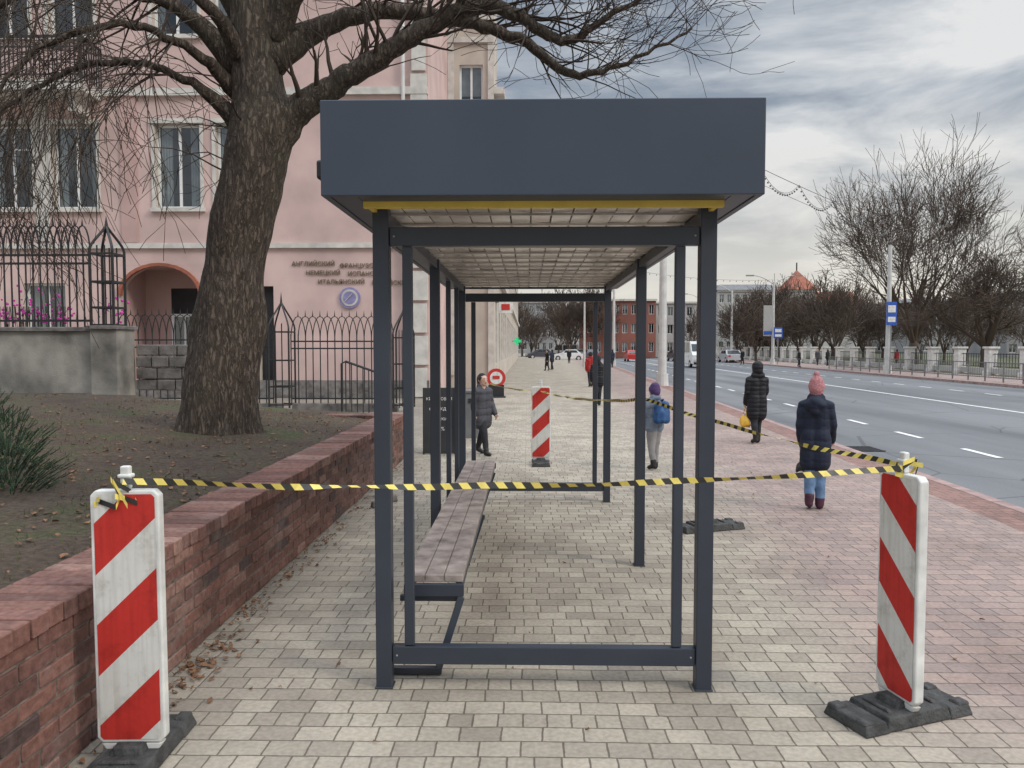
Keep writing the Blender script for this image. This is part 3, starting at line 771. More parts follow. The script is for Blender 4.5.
for i in range(46):
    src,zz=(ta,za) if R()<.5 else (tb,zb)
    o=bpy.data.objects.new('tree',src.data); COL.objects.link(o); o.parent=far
    if i<20: px=U(740,880); y=U(85,120); h=U(8.0,12.0)
    elif i<30: px=U(870,1100); y=U(75,130); h=U(6,11)
    elif i<39: px=U(515,600); y=U(110,170); h=U(8,13)
    else: px=U(690,760); y=U(95,130); h=U(6.5,10)
    place(o,(px-527)/770*y,y,h,zz)

random.seed(3)
g=MB()
for (cx,cy,hh,rad) in ((-3.50,5.1,.50,.34),(-3.85,5.3,.62,.36),(-3.3,4.8,.36,.24),(-3.75,4.7,.42,.3)):
    for i in range(230):
        z=R()**1.1*hh; rr=rad*math.sqrt(max(.02,1-(z/hh)**2))*math.sqrt(R()); a=U(0,6.28)
        p=V((cx+rr*math.cos(a),cy+rr*math.sin(a),soil_z(cx,cy)+z*.9))
        d=V((math.cos(a)*1.2*rr/rad,math.sin(a)*1.2*rr/rad,.6)).normalized(); L=U(.05,.11)
        g.tube([p,p+d*L],[.004,.002],3,0,cap=False)
        for k in range(16):
            q=p+d*L*(k/15); ax=(d.orthogonal()); ax=Matrix.Rotation(U(0,6.28),3,d)@ax
            e=q+(ax*.8+d*.9).normalized()*U(.018,.032); s=d.cross(ax).normalized()*.0022
            g.quad([q-s,q+s,e])
g.build('conifer_shrub',['needle'])

# ------------------------------------------------------------ buildings
def facade(mb,o,u,nin,W,z0,z1,ops,depth=.22,mw=0,mr=1):
    o=V(o);u=V(u);nin=V(nin)
    P=lambda a,z,d=0: o+u*a+nin*d+V((0,0,z))
    us=sorted(set([0,W]+[round(x,4) for q in ops for x in q[:2]])); zs=sorted(set([z0,z1]+[round(x,4) for q in ops for x in q[2:4]]))
    for i in range(len(us)-1):
        for j in range(len(zs)-1):
            uc=(us[i]+us[i+1])/2; zc=(zs[j]+zs[j+1])/2
            if any(q[0]<uc<q[1] and q[2]<zc<q[3] for q in ops): continue
            mb.quad([P(us[i],zs[j]),P(us[i+1],zs[j]),P(us[i+1],zs[j+1]),P(us[i],zs[j+1])],mw)
    for q in ops:
        a,b,c,d=q[:4]
        mb.quad([P(a,c),P(a,d),P(a,d,depth),P(a,c,depth)],mr); mb.quad([P(b,c),P(b,c,depth),P(b,d,depth),P(b,d)],mr)
        mb.quad([P(a,c),P(a,c,depth),P(b,c,depth),P(b,c)],mr); mb.quad([P(a,d),P(b,d),P(b,d,depth),P(a,d,depth)],mr)
    return P
def window(fr,gl,cu,P,u,nin,q,depth=.22,style=0,cur=0.5):
    a,b,c,d=q[:4]; u=V(u);nin=V(nin); rot=Matrix((u,nin,V((0,0,1)))).transposed()
    def bx(ua,ub,za,zb,dd,th): fr.box(P((ua+ub)/2,(za+zb)/2,dd),(ub-ua,th,zb-za),0,rot)
    w=.07; D=depth*.75
    bx(a,b,c,c+w,D,.06); bx(a,b,d-w,d,D,.06); bx(a,a+w,c+w,d-w,D,.06); bx(b-w,b,c+w,d-w,D,.06)
    m=(a+b)/2
    if style==0:
        bx(m-.04,m+.04,c+w,d-w,D,.055)
        if R()<.5: zt=c+(d-c)*.72; bx(m+.04,b-w,zt-.03,zt+.03,D,.05)
    elif style==1:
        bx(m-.03,m+.03,c+w,d-w,D,.055)
    gl.quad([P(a+w*.5,c+w*.5,D+.01),P(b-w*.5,c+w*.5,D+.01),P(b-w*.5,d-w*.5,D+.01),P(a+w*.5,d-w*.5,D+.01)],0)
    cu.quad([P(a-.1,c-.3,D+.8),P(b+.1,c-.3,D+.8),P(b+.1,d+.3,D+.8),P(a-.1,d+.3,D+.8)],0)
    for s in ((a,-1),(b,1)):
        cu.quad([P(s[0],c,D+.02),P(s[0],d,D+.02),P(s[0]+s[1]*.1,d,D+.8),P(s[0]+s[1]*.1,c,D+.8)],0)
    if R()<cur:
        k=8; wd=(b-a)*U(.12,.34)
        for side in (0,1):
            for i in range(k):
                x0=a+w+wd*i/k if side==0 else b-w-wd*(i+1)/k; x1=x0+wd/k
                cu.quad([P(x0,c,D+.08+.04*(i%2)),P(x1,c,D+.08+.04*((i+1)%2)),P(x1,d,D+.08+.04*((i+1)%2)),P(x0,d,D+.08+.04*(i%2))],1)
    elif R()<.3:
        zt=c+(d-c)*U(.4,.7); cu.quad([P(a,zt,D+.1),P(b,zt,D+.1),P(b,d,D+.1),P(a,d,D+.1)],1)

random.seed(4)
B=empty('pink_apartment_building')
FY=24.0; X0=-30.0; X1=-3.05; S=24/770
ops=[]
def px(p): return (p-527)*S-X0
for c in (-120,-55,10,75,179,240):
    ops.append((px(c)-.7,px(c)+.7,5.93,8.5)); ops.append((px(c)-.7,px(c)+.7,11.2,13.8))
arch=(px(118),px(200),.2,4.15); ops.append(arch)
ops.append((px(258),px(273),.2,3.5))
ops.append((px(20),px(62),1.5,3.6))
body=MB(); fr=MB(); gl=MB(); cu=MB(); tr=MB()
P=facade(body,(X0,FY,0),(1,0,0),(0,1,0),X1-X0,0,17,ops,.28)
for q in ops:
    if q is arch or q[2]<1: continue
    window(fr,gl,cu,P,(1,0,0),(0,1,0),q,.28,0,.7)
    m=(q[0]+q[1])/2
    tr.box(P(m,q[2]-.07,-.05),(q[1]-q[0]+.3,.14,.12))
    if q[2]>5:
        for s in (-1,1): tr.box(P(m+s*(q[1]-q[0]+.12)/2,(q[2]+q[3])/2,-.02),(.10,.06,q[3]-q[2]-.004),0)
        tr.box(P(m,q[3]+.08,-.03),(q[1]-q[0]+.3,.1,.14))
body.quad([(X1,FY,0),(X1,30,0),(X1,30,17),(X1,FY,17)],0)
body.quad([(X0,FY,17),(X1,FY,17),(X1,45,17),(X0,45,17)],0)
body.quad([(X0,45,0),(X0,FY,0),(X0,FY,17),(X0,45,17)],0)
a,b,c,d=arch; r=(b-a)/2; n=16; zc=d-r*.75
for i in range(n):
    t0=math.pi*i/n;t1=math.pi*(i+1)/n
    xa=a+r-r*math.cos(t0);xb=a+r-r*math.cos(t1);za_=zc+r*.75*math.sin(t0);zb_=zc+r*.75*math.sin(t1)
    body.quad([P(xa,za_,.003),P(xb,zb_,.003),P(xb,d,.003),P(xa,d,.003)],0)
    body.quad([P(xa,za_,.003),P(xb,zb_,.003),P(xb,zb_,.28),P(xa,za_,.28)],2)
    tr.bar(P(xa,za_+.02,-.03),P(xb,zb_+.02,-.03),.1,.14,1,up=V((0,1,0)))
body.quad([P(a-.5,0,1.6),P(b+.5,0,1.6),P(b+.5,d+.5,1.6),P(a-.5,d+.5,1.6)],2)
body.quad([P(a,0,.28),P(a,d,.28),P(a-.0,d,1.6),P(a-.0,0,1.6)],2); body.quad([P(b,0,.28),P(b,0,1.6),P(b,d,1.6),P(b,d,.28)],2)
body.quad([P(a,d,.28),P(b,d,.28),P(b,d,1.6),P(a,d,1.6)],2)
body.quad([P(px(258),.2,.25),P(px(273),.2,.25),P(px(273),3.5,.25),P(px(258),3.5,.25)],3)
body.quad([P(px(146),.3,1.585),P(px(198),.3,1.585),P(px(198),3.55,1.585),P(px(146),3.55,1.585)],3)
dx=px(162)
for (ua,ub,za_,zb_) in ((dx-.45,dx-.36,.3,2.7),(dx+.36,dx+.45,.3,2.7),(dx-.36,dx+.36,2.6,2.7),(dx-.36,dx+.36,.3,.9),(dx-.03,dx+.03,.9,2.6)):
    fr.box(P((ua+ub)/2,(za_+zb_)/2,1.5),(ub-ua,.06,zb_-za_))
gl.quad([P(dx-.36,.9,1.52),P(dx+.36,.9,1.52),P(dx+.36,2.6,1.52),P(dx-.36,2.6,1.52)])
fr.box(P(px(180),1.75,1.45),(.5,.04,.75))
W=X1-X0
for z,h,t in ((4.75,.16,.10),(9.45,.22,.12),(14.9,.3,.2),(16.8,.5,.5)):
    tr.box(P(W/2,z,-t/2),(W,t,h))
tr.box(P(W/2,.28,-.05),(W,.1,.56),2)
for z in range(0,17): tr.box(P(W-.28,z+.48+.02,-.05),(.5 if z%2 else .42,.11,.9))
for c in (130,): tr.box(P(px(c),7.1,-.03),(.5,.06,4.5),3)
for c in (42,-22): tr.box(P(px(c),7.1,-.02),(.42,.04,4.4),0)
dp=MB(); dp.cyl(P(W-.75,.2,-.12),P(W-.75,16.5,-.12),.06,10)
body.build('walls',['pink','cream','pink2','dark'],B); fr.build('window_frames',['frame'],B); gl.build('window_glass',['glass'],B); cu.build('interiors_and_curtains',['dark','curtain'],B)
tr.build('trim',['trim','redroof','stone','pink2'],B); dp.build('downpipe',['conc'],B,smooth=True)
g=MB()
ba,bb=px(-60),px(104); zb_=9.3
g.box(P((ba+bb)/2,zb_,-.6),(bb-ba,1.18,.2),1); g.box(P((ba+bb)/2,zb_+.16,-1.1),(bb-ba+.1,.2,.08),1)
g.box(P((ba+bb)/2,zb_+1.45,-1.12),(bb-ba,.06,.07)); g.box(P((ba+bb)/2,zb_+.35,-1.12),(bb-ba,.04,.04)); g.box(P((ba+bb)/2,zb_+1.15,-1.12),(bb-ba,.04,.04))
x=ba
while x<=bb: g.box(P(x,zb_+.85,-1.12),(.03,.03,1.2)); x+=.13
for x in (ba,(ba+bb)/2,bb): g.box(P(x,zb_+.82,-1.12),(.09,.09,1.4))
for x in (ba+.5,bb-.5): g.box(P(x,zb_-.35,-.4),(.25,.7,.5),1,taper=1.0)
k=0
while k<1.1: g.box(P(bb,zb_+.85,-k),(.03,.03,1.2)); k+=.13
g.box(P(bb,zb_+1.45,-.56),(.06,1.1,.07))
g.build('balcony',['iron','trim'],B)
for t,x,z in (('АНГЛИЙСКИЙ',292,262),('НЕМЕЦКИЙ',306,271),('ИТАЛЬЯНСКИЙ',318,280),('ФРАНЦУЗСКИЙ',340,264),('ИСПАНСКИЙ',348,272),('КИТАЙСКИЙ',372,281)):
    text('wall_lettering',t,P(px(x),1.6+(347-z-4)*S,-.03),.19,(math.pi/2,0,0),'gold',B,align='LEFT')
g=MB(); ppl=mat('lilac',(.25,.23,.42),.6)
g.cyl(P(px(350),1.6+(347-298)*S,-.06),P(px(350),1.6+(347-298)*S,-.001),.33,32,0); g.cyl(P(px(350),1.6+49*S,-.075),P(px(350),1.6+49*S,-.062),.26,32,1)
g.cyl(P(px(350),1.6+49*S,-.085),P(px(350),1.6+49*S,-.076),.2,32,0)
g.bar(P(px(350)-.15,1.6+49*S-.12,-.095),P(px(350)+.08,1.6+49*S+.12,-.095),.05,.02,1); g.build('roundel_sign',[ppl,'trim'],B)

B2=empty('street_apartment_building'); X2=-1.28
body=MB(); fr=MB(); gl=MB(); cu=MB(); tr=MB()
ops=[(.45,1.35,z,z+2.2) for z in (6.2,10.2,14.2,17.6)]
P=facade(body,(X1,30,0),(1,0,0),(0,1,0),X2-X1,0,22,ops)
for q in ops:
    window(fr,gl,cu,P,(1,0,0),(0,1,0),q,.22,0,.4); m=(q[0]+q[1])/2; tr.box(P(m,q[2]-.07,-.05),(1.2,.12,.12))
for z in (4.9,9.2,13.3,17): tr.box(P((X2-X1)/2,z,-.06),(X2-X1,.12,.2))
tr.box(P(.12,11,-.04),(.22,.08,21)); tr.box(P(X2-X1-.12,11,-.04),(.22,.08,21))
ops=[]
HH=11.6
for i in range(22):
    u0=1.5+i*3.5
    for z in (5.6,8.9): ops.append((u0,u0+1.3,z,z+1.9))
    ops.append((u0-.3,u0+1.7,.9,3.5))
P=facade(body,(X2,30,0),(0,1,0),(-1,0,0),80,0,HH,ops)
for q in ops:
    window(fr,gl,cu,P,(0,1,0),(-1,0,0),q,.22,1,.4)
body.quad([(X2,30,HH),(X2,33,HH),(X2,33,22),(X2,30,22)],0); body.quad([(X2,33,HH),(X1-10,33,HH),(X1-10,33,22),(X2,33,22)],0)
body.quad([(X1,30,22),(X2,30,22),(X2,33,22),(X1-10,33,22)],0)
for z,t in ((4.6,.2),(7.9,.1),(HH-.15,.4)): tr.box((X2+t/2,70,z),(t,79.9,.25))
body.quad([(X1,33,HH),(X2,33,HH),(X2,110,HH),(X1-10,110,HH)],0)
body.quad([(X2,110,0),(X1-10,110,0),(X1-10,110,HH),(X2,110,HH)],0)
body.build('walls',['cream','trim'],B2); fr.build('window_frames',['frame'],B2); gl.build('window_glass',['glass'],B2); cu.build('interiors_and_curtains',['dark','curtain'],B2); tr.build('trim',['trim'],B2)

def block(name,px0,px1,y,h,mw,floors,cols,roof=None,depth=14,z0=0,ang=0,rm='greyroof'):
    e=empty(name); W=(px1-px0)/770*y; x=(px0-527)/770*y
    body=MB(); fr=MB(); gl=MB(); cu=MB(); ops=[]
    fh=h/floors
    for f in range(floors):
        for c in range(cols):
            u=W*(c+.5)/cols; ops.append((u-W/cols*.3,u+W/cols*.3,f*fh+fh*.3,f*fh+fh*.82))
    P=facade(body,(x,y,0),(1,0,0),(0,1,0),W,0,h,ops,.25,0,0)
    for q in ops:
        window(fr,gl,cu,P,(1,0,0),(0,1,0),q,.25,1,.4)
    body.quad([(x,y,0),(x,y+depth,0),(x,y+depth,h),(x,y,h)],0); body.quad([(x+W,y,0),(x+W,y+depth,0),(x+W,y+depth,h),(x+W,y,h)],0)
    body.quad([(x,y,h),(x+W,y,h),(x+W,y+depth,h),(x,y+depth,h)],1)
    body.box((x+W/2,y-.1,h+.15),(W+.3,.3,.3),1)
    if roof:
        b=len(body.v); body.v+=[V((x-.4,y-.4,h+.31)),V((x+W+.4,y-.4,h+.31)),V((x+W+.4,y+depth,h+.31)),V((x-.4,y+depth,h+.31)),V((x+2,y+depth/2,h+roof)),V((x+W-2,y+depth/2,h+roof))]
        for f in ([0,1,5,4],[2,3,4,5],[1,2,5],[3,0,4]): body.f.append([b+i for i in f]); body.m.append(2)
    body.build('walls',[mw,'trim',rm],e); fr.build('window_frames',['frame'],e); gl.build('window_glass',['glass'],e); cu.build('interiors',['dark','curtain'],e)
    return e
block('red_panel_building',585,655,118,8.6,'bldred',3,8)
block('pale_office_building',655,712,125,8.6,'bldw',3,6)
block('pale_apartment_block',716,785,160,13.0,'bldw',4,9,roof=2)
block('grey_apartment_block',822,895,190,12,'bldg',5,10)
block('pale_apartment_block',905,1010,170,11,'bldg',4,10,roof=1.5)
block('pale_apartment_block',1000,1100,120,10,'bldg',4,8)
block('street_end_building',509,560,200,13,'bldg',4,8,roof=2)
block('pale_apartment_block',556,600,175,11,'bldw',4,6)
ch=empty('red_roofed_church'); g=MB(); cy=150; cxx=(793-527)/770*cy
g.box((cxx,cy,6),(5,7,12),0); g.box((cxx,cy,12.2),(5.4,7.4,.4),1)
b=len(g.v); g.v+=[V((cxx-2.9,cy-3.9,12.4)),V((cxx+2.9,cy-3.9,12.4)),V((cxx+2.9,cy+3.9,12.4)),V((cxx-2.9,cy+3.9,12.4)),V((cxx,cy,16.4))]
for f in ([0,1,4],[1,2,4],[2,3,4],[3,0,4]): g.f.append([b+i for i in f]); g.m.append(2)
g.box((cxx+6.5,cy,5),(8,7,10),0)
b=len(g.v); g.v+=[V((cxx+2.6,cy-3.7,10)),V((cxx+10.7,cy-3.7,10)),V((cxx+10.7,cy+3.7,10)),V((cxx+2.6,cy+3.7,10)),V((cxx+2.6,cy,12.2)),V((cxx+10.7,cy,12.2))]
for f in ([0,1,5,4],[2,3,4,5],[1,2,5],[3,0,4]): g.f.append([b+i for i in f]); g.m.append(2)
for s in (-1.4,0,1.4): g.box((cxx+s,cy-3.53,9.5),(.6,.1,1.8),3)
g.cyl((cxx,cy,16.2),(cxx,cy,17.8),.12,6,3)
g.build('tower_and_nave',['bldw','trim','redroof','dark'],ch)

# ------------------------------------------------------------ iron fences
def gothic(mb,a,b,z0,h,step=.17,r=.015):
    a=V(a);b=V(b);L=(b-a).length;u=(b-a)/L;n=max(2,int(L/step));st=L/n
    for z in (z0+.12,z0+h*.62,z0+h*.70): mb.bar(a+V((0,0,z)),b+V((0,0,z)),.025,.035)
    for i in range(n+1):
        p=a+u*st*i; mb.tube([p+V((0,0,z0)),p+V((0,0,z0+h*.78))],r,5,0,False)
        if i+2<=n:
            q0=p; q1=p+u*st*2; mid=p+u*st
            for s,e in ((q0,1),(q1,-1)):
                pts=[]
                for k in range(6):
                    t=k/5
                    pts.append(s+u*e*st*(t**1.7)+V((0,0,z0+h*.74+h*.24*math.sin(t*math.pi/2))))
                mb.tube(pts,r*.9,4,0,False)
            mb.tube([mid+V((0,0,z0+h*.98)),mid+V((0,0,z0+h*1.05))],[.018,.001],4,0,False)
def ogee(mb,c,z0,h,w=.42):
    c=V(c)
    for dx in (-w/2,w/2):
        for dy in (-w/2,w/2):
            mb.tube([c+V((dx,dy,z0)),c+V((dx,dy,z0+h*.72))],.024,5,0,False)
            pts=[]
            for k in range(10):
                t=k/9
                s=(1+.25*math.sin(t*math.pi*1.0)*(1-t))*(1-t**1.3)
                pts.append(c+V((dx*s,dy*s,z0+h*.72+h*.28*t)))
            mb.tube(pts,.022,5,0,False)
    for z in (.03,.2,.45,.72):
        for (ax,ay,bx_,by) in ((-1,-1,1,-1),(1,-1,1,1),(1,1,-1,1),(-1,1,-1,-1)):
            mb.bar(c+V((ax*w/2,ay*w/2,z0+h*z)),c+V((bx_*w/2,by*w/2,z0+h*z)),.03,.03)
    for dy in (-w/2,w/2):
        for dx in (-w/6,w/6): mb.tube([c+V((dx,dy,z0)),c+V((dx,dy,z0+h*.8))],.012,4,0,False)
    mb.tube([c+V((0,0,z0+h)),c+V((0,0,z0+h*1.1))],[.03,.002],5,0,False)
ff=empty('wrought_iron_fence')
g=MB()
gothic(g,(-10.2,19,0),(-6.3,19,0),.2,2.25); gothic(g,(-5.85,19,0),(-3.3,19,0),.2,2.2)
ogee(g,(-6.08,19,0),.1,2.6,.5); ogee(g,(-3.05,19,0),.1,2.4,.45)
g.tube([V((-4.5,18.6,.0)),V((-4.5,18.6,1.2)),V((-4.4,18.6,1.25)),V((-3.4,18.6,.9)),V((-3.35,18.6,.0))],.03,6)
for k in range(8): g.tube([V((-4.4+.14*k,18.6,.0)),V((-4.4+.14*k,18.6,1.24-.045*k))],.014,5)
g.build('ironwork',['iron'],ff)
g=MB(); g.box((-8.2,19,.1),(4.2,.3,.2)); g.box((-4.5,19,.1),(2.6,.3,.2)); g.build('fence_plinth',['stone'],ff)
f2=empty('wrought_iron_fence'); g=MB(); gothic(g,(-13,12.2,0),(-6.95,12.2,0),1.9,1.66,.115,.014); ogee(g,(-6.68,12.2,0),1.9,1.62,.36); g.build('ironwork',['iron'],f2)
sw=empty('stone_garden_wall'); g=MB()
g.box((-10,12.25,1.36),(7.0,.45,1.0)); g.box((-10,12.25,1.88),(7.1,.55,.07),1); g.box((-6.62,12.2,1.35),(.42,.56,1.08)); g.box((-6.62,12.2,1.905),(.5,.64,.06),1)
g.build('render_wall',['stucco_gray','stone'],sw,bevel=.01)
g=MB()
for r in range(4):
    x=-6.38
    while x<-5.3+ (0 if r<3 else -.3):
        w=U(.25,.42); g.box((x+w/2,12.6+U(-.02,.02),.98+r*.19),(w-.015,.35,.175)); x+=w
g.build('granite_blocks',['stone'],sw,bevel=.015)
g=MB()
for i in range(160):
    c=V((U(-9.2,-7.9) if R()<.8 else U(-7.2,-6.9),13.2+U(-.2,.2),2.0+abs(random.gauss(0,.22)))); s=U(.015,.03); g.sphere(c,s,0,5,3)
for i in range(60):
    x=U(-9.2,-7.9); g.tube([V((x,13.2,1.3)),V((x+U(-.1,.1),13.2,2.3))],.006,3,1)
g.build('magenta_flowers',['magenta','needle'])

bl_=empty('white_pillar_fence'); g=MB()
y=34
while y<170:
    x=24.4+K*y
    g.box((x,y,.75),(.5,.5,1.5),0); g.box((x,y,1.56),(.64,.64,.12),0); g.box((x,y,.12),(.6,.6,.24),0); y+=3.4
pw_=mat('white_pillar',(.62,.60,.57),.8,var=.12)
g.build('pillars',[pw_],bl_,bevel=.02)
g=MB(); g.bar((24.4+K*34,34,.25),(24.4+K*170,170,.25),.25,.3,1)
for z in (.5,1.2): g.bar((24.4+K*34,34,z),(24.4+K*170,170,z),.03,.04)
y=34
while y<110: g.box((24.4+K*y,y,.85),(.025,.025,.8)); y+=.28
g.build('railing',['iron','bldw'],bl_)
rl=MB(); y=26
while y<58:
    x=19.9+K*y; rl.box((x,y,.45),(.05,.05,.9)); y+=1.5
for z in (.88,.2): rl.bar((19.9+K*26,26,z),(19.9+K*57.5,57.5,z),.04,.04)
y=26
while y<57.5: rl.box((19.9+K*y,y,.54),(.012,.012,.66)); y+=.2
rl.build('street_railing',['greyroof'])

# ------------------------------------------------------------ lamp posts, signs, wires
def lamp(x,y,h,r,arms=((1,),),m='conc'):
    e=empty('street_lamp',(x,y,0)); g=MB()
    g.cyl((0,0,0),(0,0,h),r,14,0,r*.62); g.cyl((0,0,0),(0,0,.5),r*1.5,14,0,r*1.3)
    for s in arms:
        d=s[0]
        pts=[V((d*1.9*(t/6),0,h-.2+.8*math.sin(t/6*math.pi/2))) for t in range(7)]
        g.tube(pts,.045,7,0); g.box(pts[-1]+V((d*.3,0,.0)),(.7,.24,.12),1)
    g.build('pole_and_arms',[m,'bldg'],e,smooth=False); return e
lamp(5.6,32,9.6,.18,((1,),)); lamp(21.8,47,7.7,.17,()); lamp(22.8,72,7.6,.16,((-1,),(1,)))
lamp(7.4,66,8.5,.14,((1,),)); lamp(4.6,62,5.5,.1,()); lamp(24.6,110,8.5,.15,((-1,),)); lamp(9.0,104,8.5,.15,((1,),)); lamp(23.2,88,8,.15,((-1,),))
def bus_sign(x,y,z,w,h):
    e=empty('bus_stop_sign',(x,y,0)); g=MB(); g.box((0,-.16,z),(w,.04,h),0); g.box((0,-.185,z+h*.2),(w*.75,.01,h*.3),1); g.box((0,-.185,z-h*.25),(w*.75,.01,h*.22),1)
    g.box((0,-.08,z+h*.3),(.06,.12,.05),2); g.cyl((0.,-.1,0),(0,-.1,z+h/2),.04,8,2); g.build('sign_plate',['blue','white','bldg'],e)
bus_sign(21.8,46.8,3.6,.6,1.4); bus_sign(22.9,71,2.9,.8,1.0)
g=MB(); g.box((22.0,71,4.0),(.8,.05,2.8),0); g.box((22.0,70.95,2.9),(.7,.02,.3),1); g.build('street_banner',['bldw','blue'])
def cat(mb,a,b,sag,r=.015,n=16,bul=0):
    a=V(a);b=V(b);pts=[a.lerp(b,i/n)-V((0,0,4*sag*(i/n)*(1-i/n))) for i in range(n+1)]
    mb.tube(pts,r,3,0,False)
    for i in range(bul):
        t=i/bul; p=a.lerp(b,t)-V((0,0,4*sag*t*(1-t)+.1)); mb.sphere(p,.05,0,6,4)
g=MB()
A_=V((5.6,32,10.9)); B_=V((21.8,47,9.0))
cat(g,A_,B_,.25,.016,20,0); cat(g,A_-V((0,0,.8)),B_-V((0,0,.9)),.15,.012,20,0)
for k in range(6):
    cat(g,A_.lerp(B_,k/6)-V((0,0,.2)),A_.lerp(B_,(k+1)/6)-V((0,0,.2)),.75,.014,10,16)
cat(g,(7.4,66,8.4),(22.8,72,7.8),.4,.014,16,24)
g.build('garland_lights',['greyroof'])
e=empty('a_frame_chalkboard',(-1.33,11.6,0),.12); g=MB()
for s in (-1,1):
    rt=Matrix.Rotation(s*.16,3,'X'); g.box((0,s*.10,.5),(.44,.025,.98),0,rt)
    for x in (-.23,.23): g.box((x,s*.10,.49),(.03,.035,1.0),1,rt)
g.build('boards',['black','iron'],e,bevel=.004)
for i,t in enumerate(('КРОССОВКИ','одежда','сумки','-50%')):
    z=.80-.15*i; text('lettering',t,(0,-.10-.016-(.5-z)*.161,z),.062 if i==0 else .08,(math.pi/2-.16,0,0),'white',e,ext=.002)
e=empty('round_red_sign',(-.98,24.4,0)); g=MB()
g.cyl((0,0,.62),(0,.04,.62),.30,28,0); g.cyl((0,-.01,.62),(0,-.001,.62),.2,28,1); g.box((0,-.02,.64),(.22,.015,.1),0); g.box((0,.02,.2),(.5,.05,.4),2); g.box((0,.02,.02),(.6,.4,.04),2)
g.build('disc_and_stand',['red','white','black'],e)
e=empty('projecting_shop_sign'); g=MB(); g.box((-.86,31,3.2),(.55,.12,.5),0); g.box((-.86,30.93,3.2),(.34,.02,.24),1); g.bar((-1.28,31,3.4),(-1.1,31,3.4),.04,.04,2); g.build('sign_box',['white','red','iron'],e,bevel=.02)
gm,nt,b=newmat('green_led'); b.inputs['Base Color'].default_value=(.02,.4,.15,1); b.inputs['Emission Color'].default_value=(.05,.9,.35,1); b.inputs['Emission Strength'].default_value=.35
g=MB(); g.box((-.85,66,2.1),(.65,.15,.22),0); g.box((-.85,66,2.1),(.22,.16,.65),0); g.bar((-1.28,66,2.1),(-1.1,66,2.1),.05,.05,1); g.build('pharmacy_cross',[gm,'iron'])
g=MB(); g.box((-.93,13.6,.40),(.32,.3,.8)); g.box((-.93,13.6,.82),(.36,.34,.04)); g.box((-.93,13.44,.66),(.2,.01,.08),1); g.build('litter_bin',['greyroof','black'],bevel=.02)

# ------------------------------------------------------------ vehicles
def car(name,x,y,head,L,W,H,col,van=False):
    e=empty(name,(x,y,-.12),head); paint=mat(name+'_paint',col,.3,var=.03); g=MB()
    if van: prof=[(-L/2,.35),(-L/2,H*.9),(-L/2+.1,H),(L/2-1.2,H),(L/2-.5,H*.62),(L/2-.05,H*.48),(L/2,.35)]
    else: prof=[(-L/2,.3),(-L/2,.85),(-L/2+.5,.92),(-L/2+1.1,H),(L/2-1.9,H),(L/2-1.1,.92),(L/2-.1,.72),(L/2,.3)]
    k=len(prof); b=len(g.v)
    def inset(z): return W/2-(max(0,z-.9)*.22 if not van else max(0,z-1.0)*.06)
    for s in (-1,1):
        for (u,z) in prof: g.v.append(V((s*inset(z),u,z)))
    for i in range(k): g.f.append([b+i,b+(i+1)%k,b+k+(i+1)%k,b+k+i]); g.m.append(0)
    g.f.append([b+i for i in range(k)][::-1]); g.m.append(0); g.f.append([b+k+i for i in range(k)]); g.m.append(0)
    zt=H-.08; zb_=1.0 if not van else H*.58
    for s in (-1,1):
        if van: wins=[(-L/2+.3,-L/2+1.4),(-L/2+1.55,0),(0.12,L/2-1.35)]
        else: wins=[(-L/2+1.0,-.2),(-.1,L/2-1.75)]
        for a,c in wins:
            ia,it=inset(zb_)+.006,inset(zt)+.006
            g.quad([(s*ia,a-(.0 if van else .12),zb_),(s*ia,c+(.25 if c>L/2-2 else 0),zb_),(s*it,c,zt),(s*it,a+.1,zt)],1)
    if van:
        g.quad([(-W*.43,L/2-1.18+.02,H-.07),(W*.43,L/2-1.18+.02,H-.07),(W*.45,L/2-.5+.03,H*.64),(-W*.45,L/2-.5+.03,H*.64)],1)
        g.quad([(-W*.42,-L/2-.006,H*.58),(W*.42,-L/2-.006,H*.58),(W*.42,-L/2-.006,H*.88),(-W*.42,-L/2-.006,H*.88)],1)
    else:
        g.quad([(-W*.36,L/2-1.86,H-.03),(W*.36,L/2-1.86,H-.03),(W*.42,L/2-1.1,.96),(-W*.42,L/2-1.1,.96)],1)
        g.quad([(-W*.36,-L/2+1.05,H-.04),(W*.36,-L/2+1.05,H-.04),(W*.42,-L/2+.5,.97),(-W*.42,-L/2+.5,.97)],1)
    for s in (-1,1):
        for u in (-L*.31,L*.31):
            g.cyl((s*(W/2-.18),u,.32),(s*(W/2+.01),u,.32),.32,18,2); g.cyl((s*(W/2+.011),u,.32),(s*(W/2+.02),u,.32),.18,12,3)
        g.box((s*W*.38,L/2+.0,.62),(.3,.06,.16),4); g.box((s*W*.38,-L/2,.75),(.25,.06,.2),5)
        g.box((s*(W/2+.08),L/2-1.5,1.0),(.14,.1,.14),0)
    g.box((0,L/2+.01,.38),(W*.9,.08,.18),2); g.box((0,L/2+.055,.42),(.5,.02,.11),4)
    g.build('body',[paint,'carglass','tyre','conc','white','red'],e,bevel=.03)
car('white_minibus',14.4,66,math.pi+.04,5.2,1.9,2.2,(.72,.72,.72),True)
car('red_car',12.6,92,.0,4.2,1.7,1.35,(.45,.03,.02)); car('white_car',5.2,98,math.pi/2,4.2,1.7,1.4,(.7,.7,.7)); car('silver_car',7.6,120,math.pi/2,4.2,1.7,1.4,(.5,.5,.5))
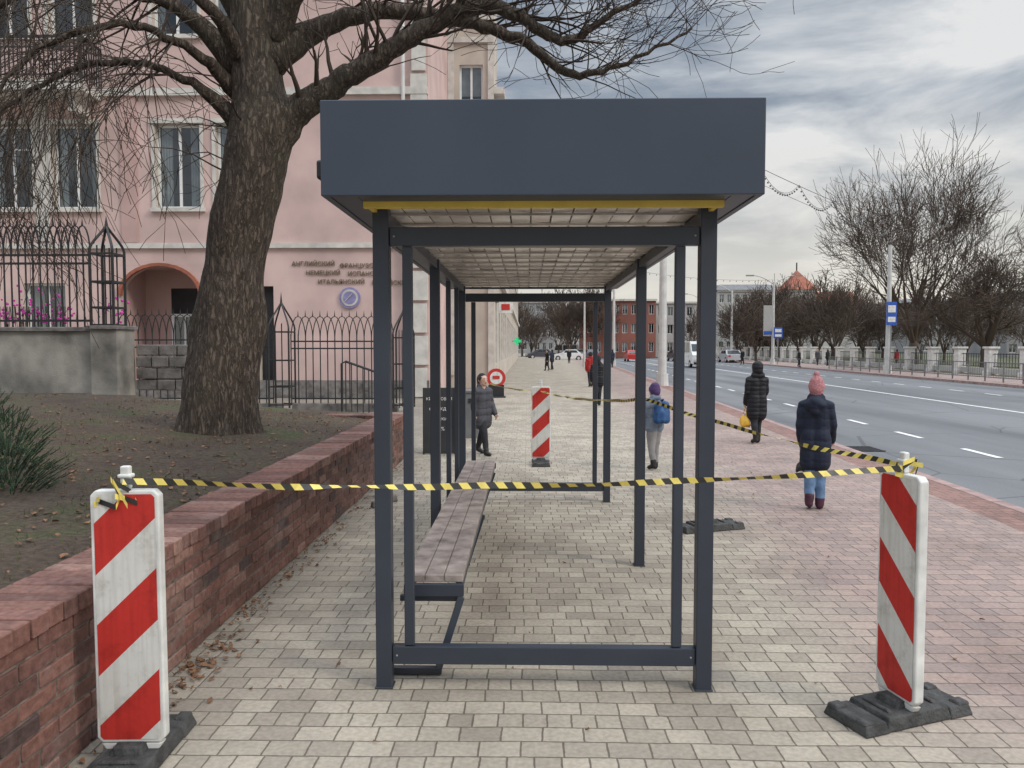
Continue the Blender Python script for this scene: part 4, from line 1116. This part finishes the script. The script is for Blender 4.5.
car('silver_car',22.5,86,0.04,4.2,1.7,1.4,(.4,.4,.42)); car('dark_car',18.4,95,0.04,4.3,1.7,1.4,(.05,.05,.06)); car('dark_car',9.4,112,.04,4.3,1.7,1.4,(.08,.09,.12)); car('dark_car',1.9,112,math.pi/2+.2,4.2,1.7,1.4,(.06,.06,.08))
car('white_van',5.8,125,math.pi/2,5,1.9,2.1,(.7,.7,.68),True)

# ------------------------------------------------------------ sky / world / light
w=bpy.data.worlds.new('World'); scene.world=w; w.use_nodes=True; nt=w.node_tree; nt.nodes.clear()
out=N(nt,'ShaderNodeOutputWorld')
SE,SR=math.radians(35),math.radians(118)
sky=N(nt,'ShaderNodeTexSky'); sky.sky_type='NISHITA'; sky.sun_disc=False; sky.sun_elevation=SE; sky.sun_rotation=SR
bg1=N(nt,'ShaderNodeBackground'); bg1.inputs[1].default_value=.11; nt.links.new(sky.outputs[0],bg1.inputs[0])
tc=N(nt,'ShaderNodeTexCoord'); sx=N(nt,'ShaderNodeSeparateXYZ'); nt.links.new(tc.outputs['Generated'],sx.inputs[0])
zc=math_(nt,'MAXIMUM',sx.outputs['Z'],0.0)
den=math_(nt,'ADD',zc,.16)
cx=math_(nt,'DIVIDE',sx.outputs['X'],den); cy=math_(nt,'DIVIDE',sx.outputs['Y'],den)
cb=N(nt,'ShaderNodeCombineXYZ'); nt.links.new(cx,cb.inputs[0]); nt.links.new(cy,cb.inputs[1]); nt.links.new(math_(nt,'MULTIPLY',zc,6.0),cb.inputs[2])
n1=N(nt,'ShaderNodeTexNoise',Scale=1.7,Detail=7.0,Roughness=.58,Distortion=.35); nt.links.new(cb.outputs[0],n1.inputs['Vector'])
n2=N(nt,'ShaderNodeTexNoise',Scale=.7,Detail=2.0); nt.links.new(cb.outputs[0],n2.inputs['Vector'])
v=math_(nt,'MULTIPLY_ADD',n2.outputs['Fac'],.8,math_(nt,'MULTIPLY',n1.outputs['Fac'],.85))
cc=ramp(nt,v,[(.66,(.23,.29,.37)),(.76,(.30,.345,.41)),(.83,(.43,.47,.52)),(.90,(.60,.63,.66)),(1.0,(.84,.84,.83))])
hz=ramp(nt,zc,[(0.0,(1,1,1)),(.07,(.85,.85,.85)),(.17,(.42,.42,.42)),(.28,(.0,.0,.0))])
cc=mixc(nt,hz,cc,(.84,.79,.70))
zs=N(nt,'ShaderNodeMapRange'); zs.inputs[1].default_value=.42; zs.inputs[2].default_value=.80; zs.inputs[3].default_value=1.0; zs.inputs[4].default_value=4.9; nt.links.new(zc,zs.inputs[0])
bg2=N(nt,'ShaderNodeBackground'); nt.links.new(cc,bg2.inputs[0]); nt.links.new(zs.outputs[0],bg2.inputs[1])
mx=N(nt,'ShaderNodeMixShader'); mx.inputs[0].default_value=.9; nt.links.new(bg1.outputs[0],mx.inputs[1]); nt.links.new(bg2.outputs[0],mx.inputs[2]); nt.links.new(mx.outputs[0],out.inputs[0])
sl=bpy.data.lights.new('sun','SUN'); sl.energy=1.5; sl.angle=math.radians(14); sl.color=(1,.93,.83)
so=bpy.data.objects.new('sun',sl); COL.objects.link(so)
sd=V((math.sin(SR)*math.cos(SE),math.cos(SR)*math.cos(SE),math.sin(SE))); so.rotation_euler=sd.to_track_quat('Z','Y').to_euler(); so.location=(0,0,30)

cam=bpy.data.cameras.new('camera'); co=bpy.data.objects.new('camera',cam); COL.objects.link(co)
cam.sensor_width=36; cam.lens=27.07; cam.clip_end=4000; cam.clip_start=.05
co.location=(0,0,1.6); co.rotation_euler=(math.radians(90-2.75),0,math.radians(1.12))
scene.camera=co
scene.view_settings.view_transform='Standard'; scene.view_settings.look='None'; scene.view_settings.exposure=0
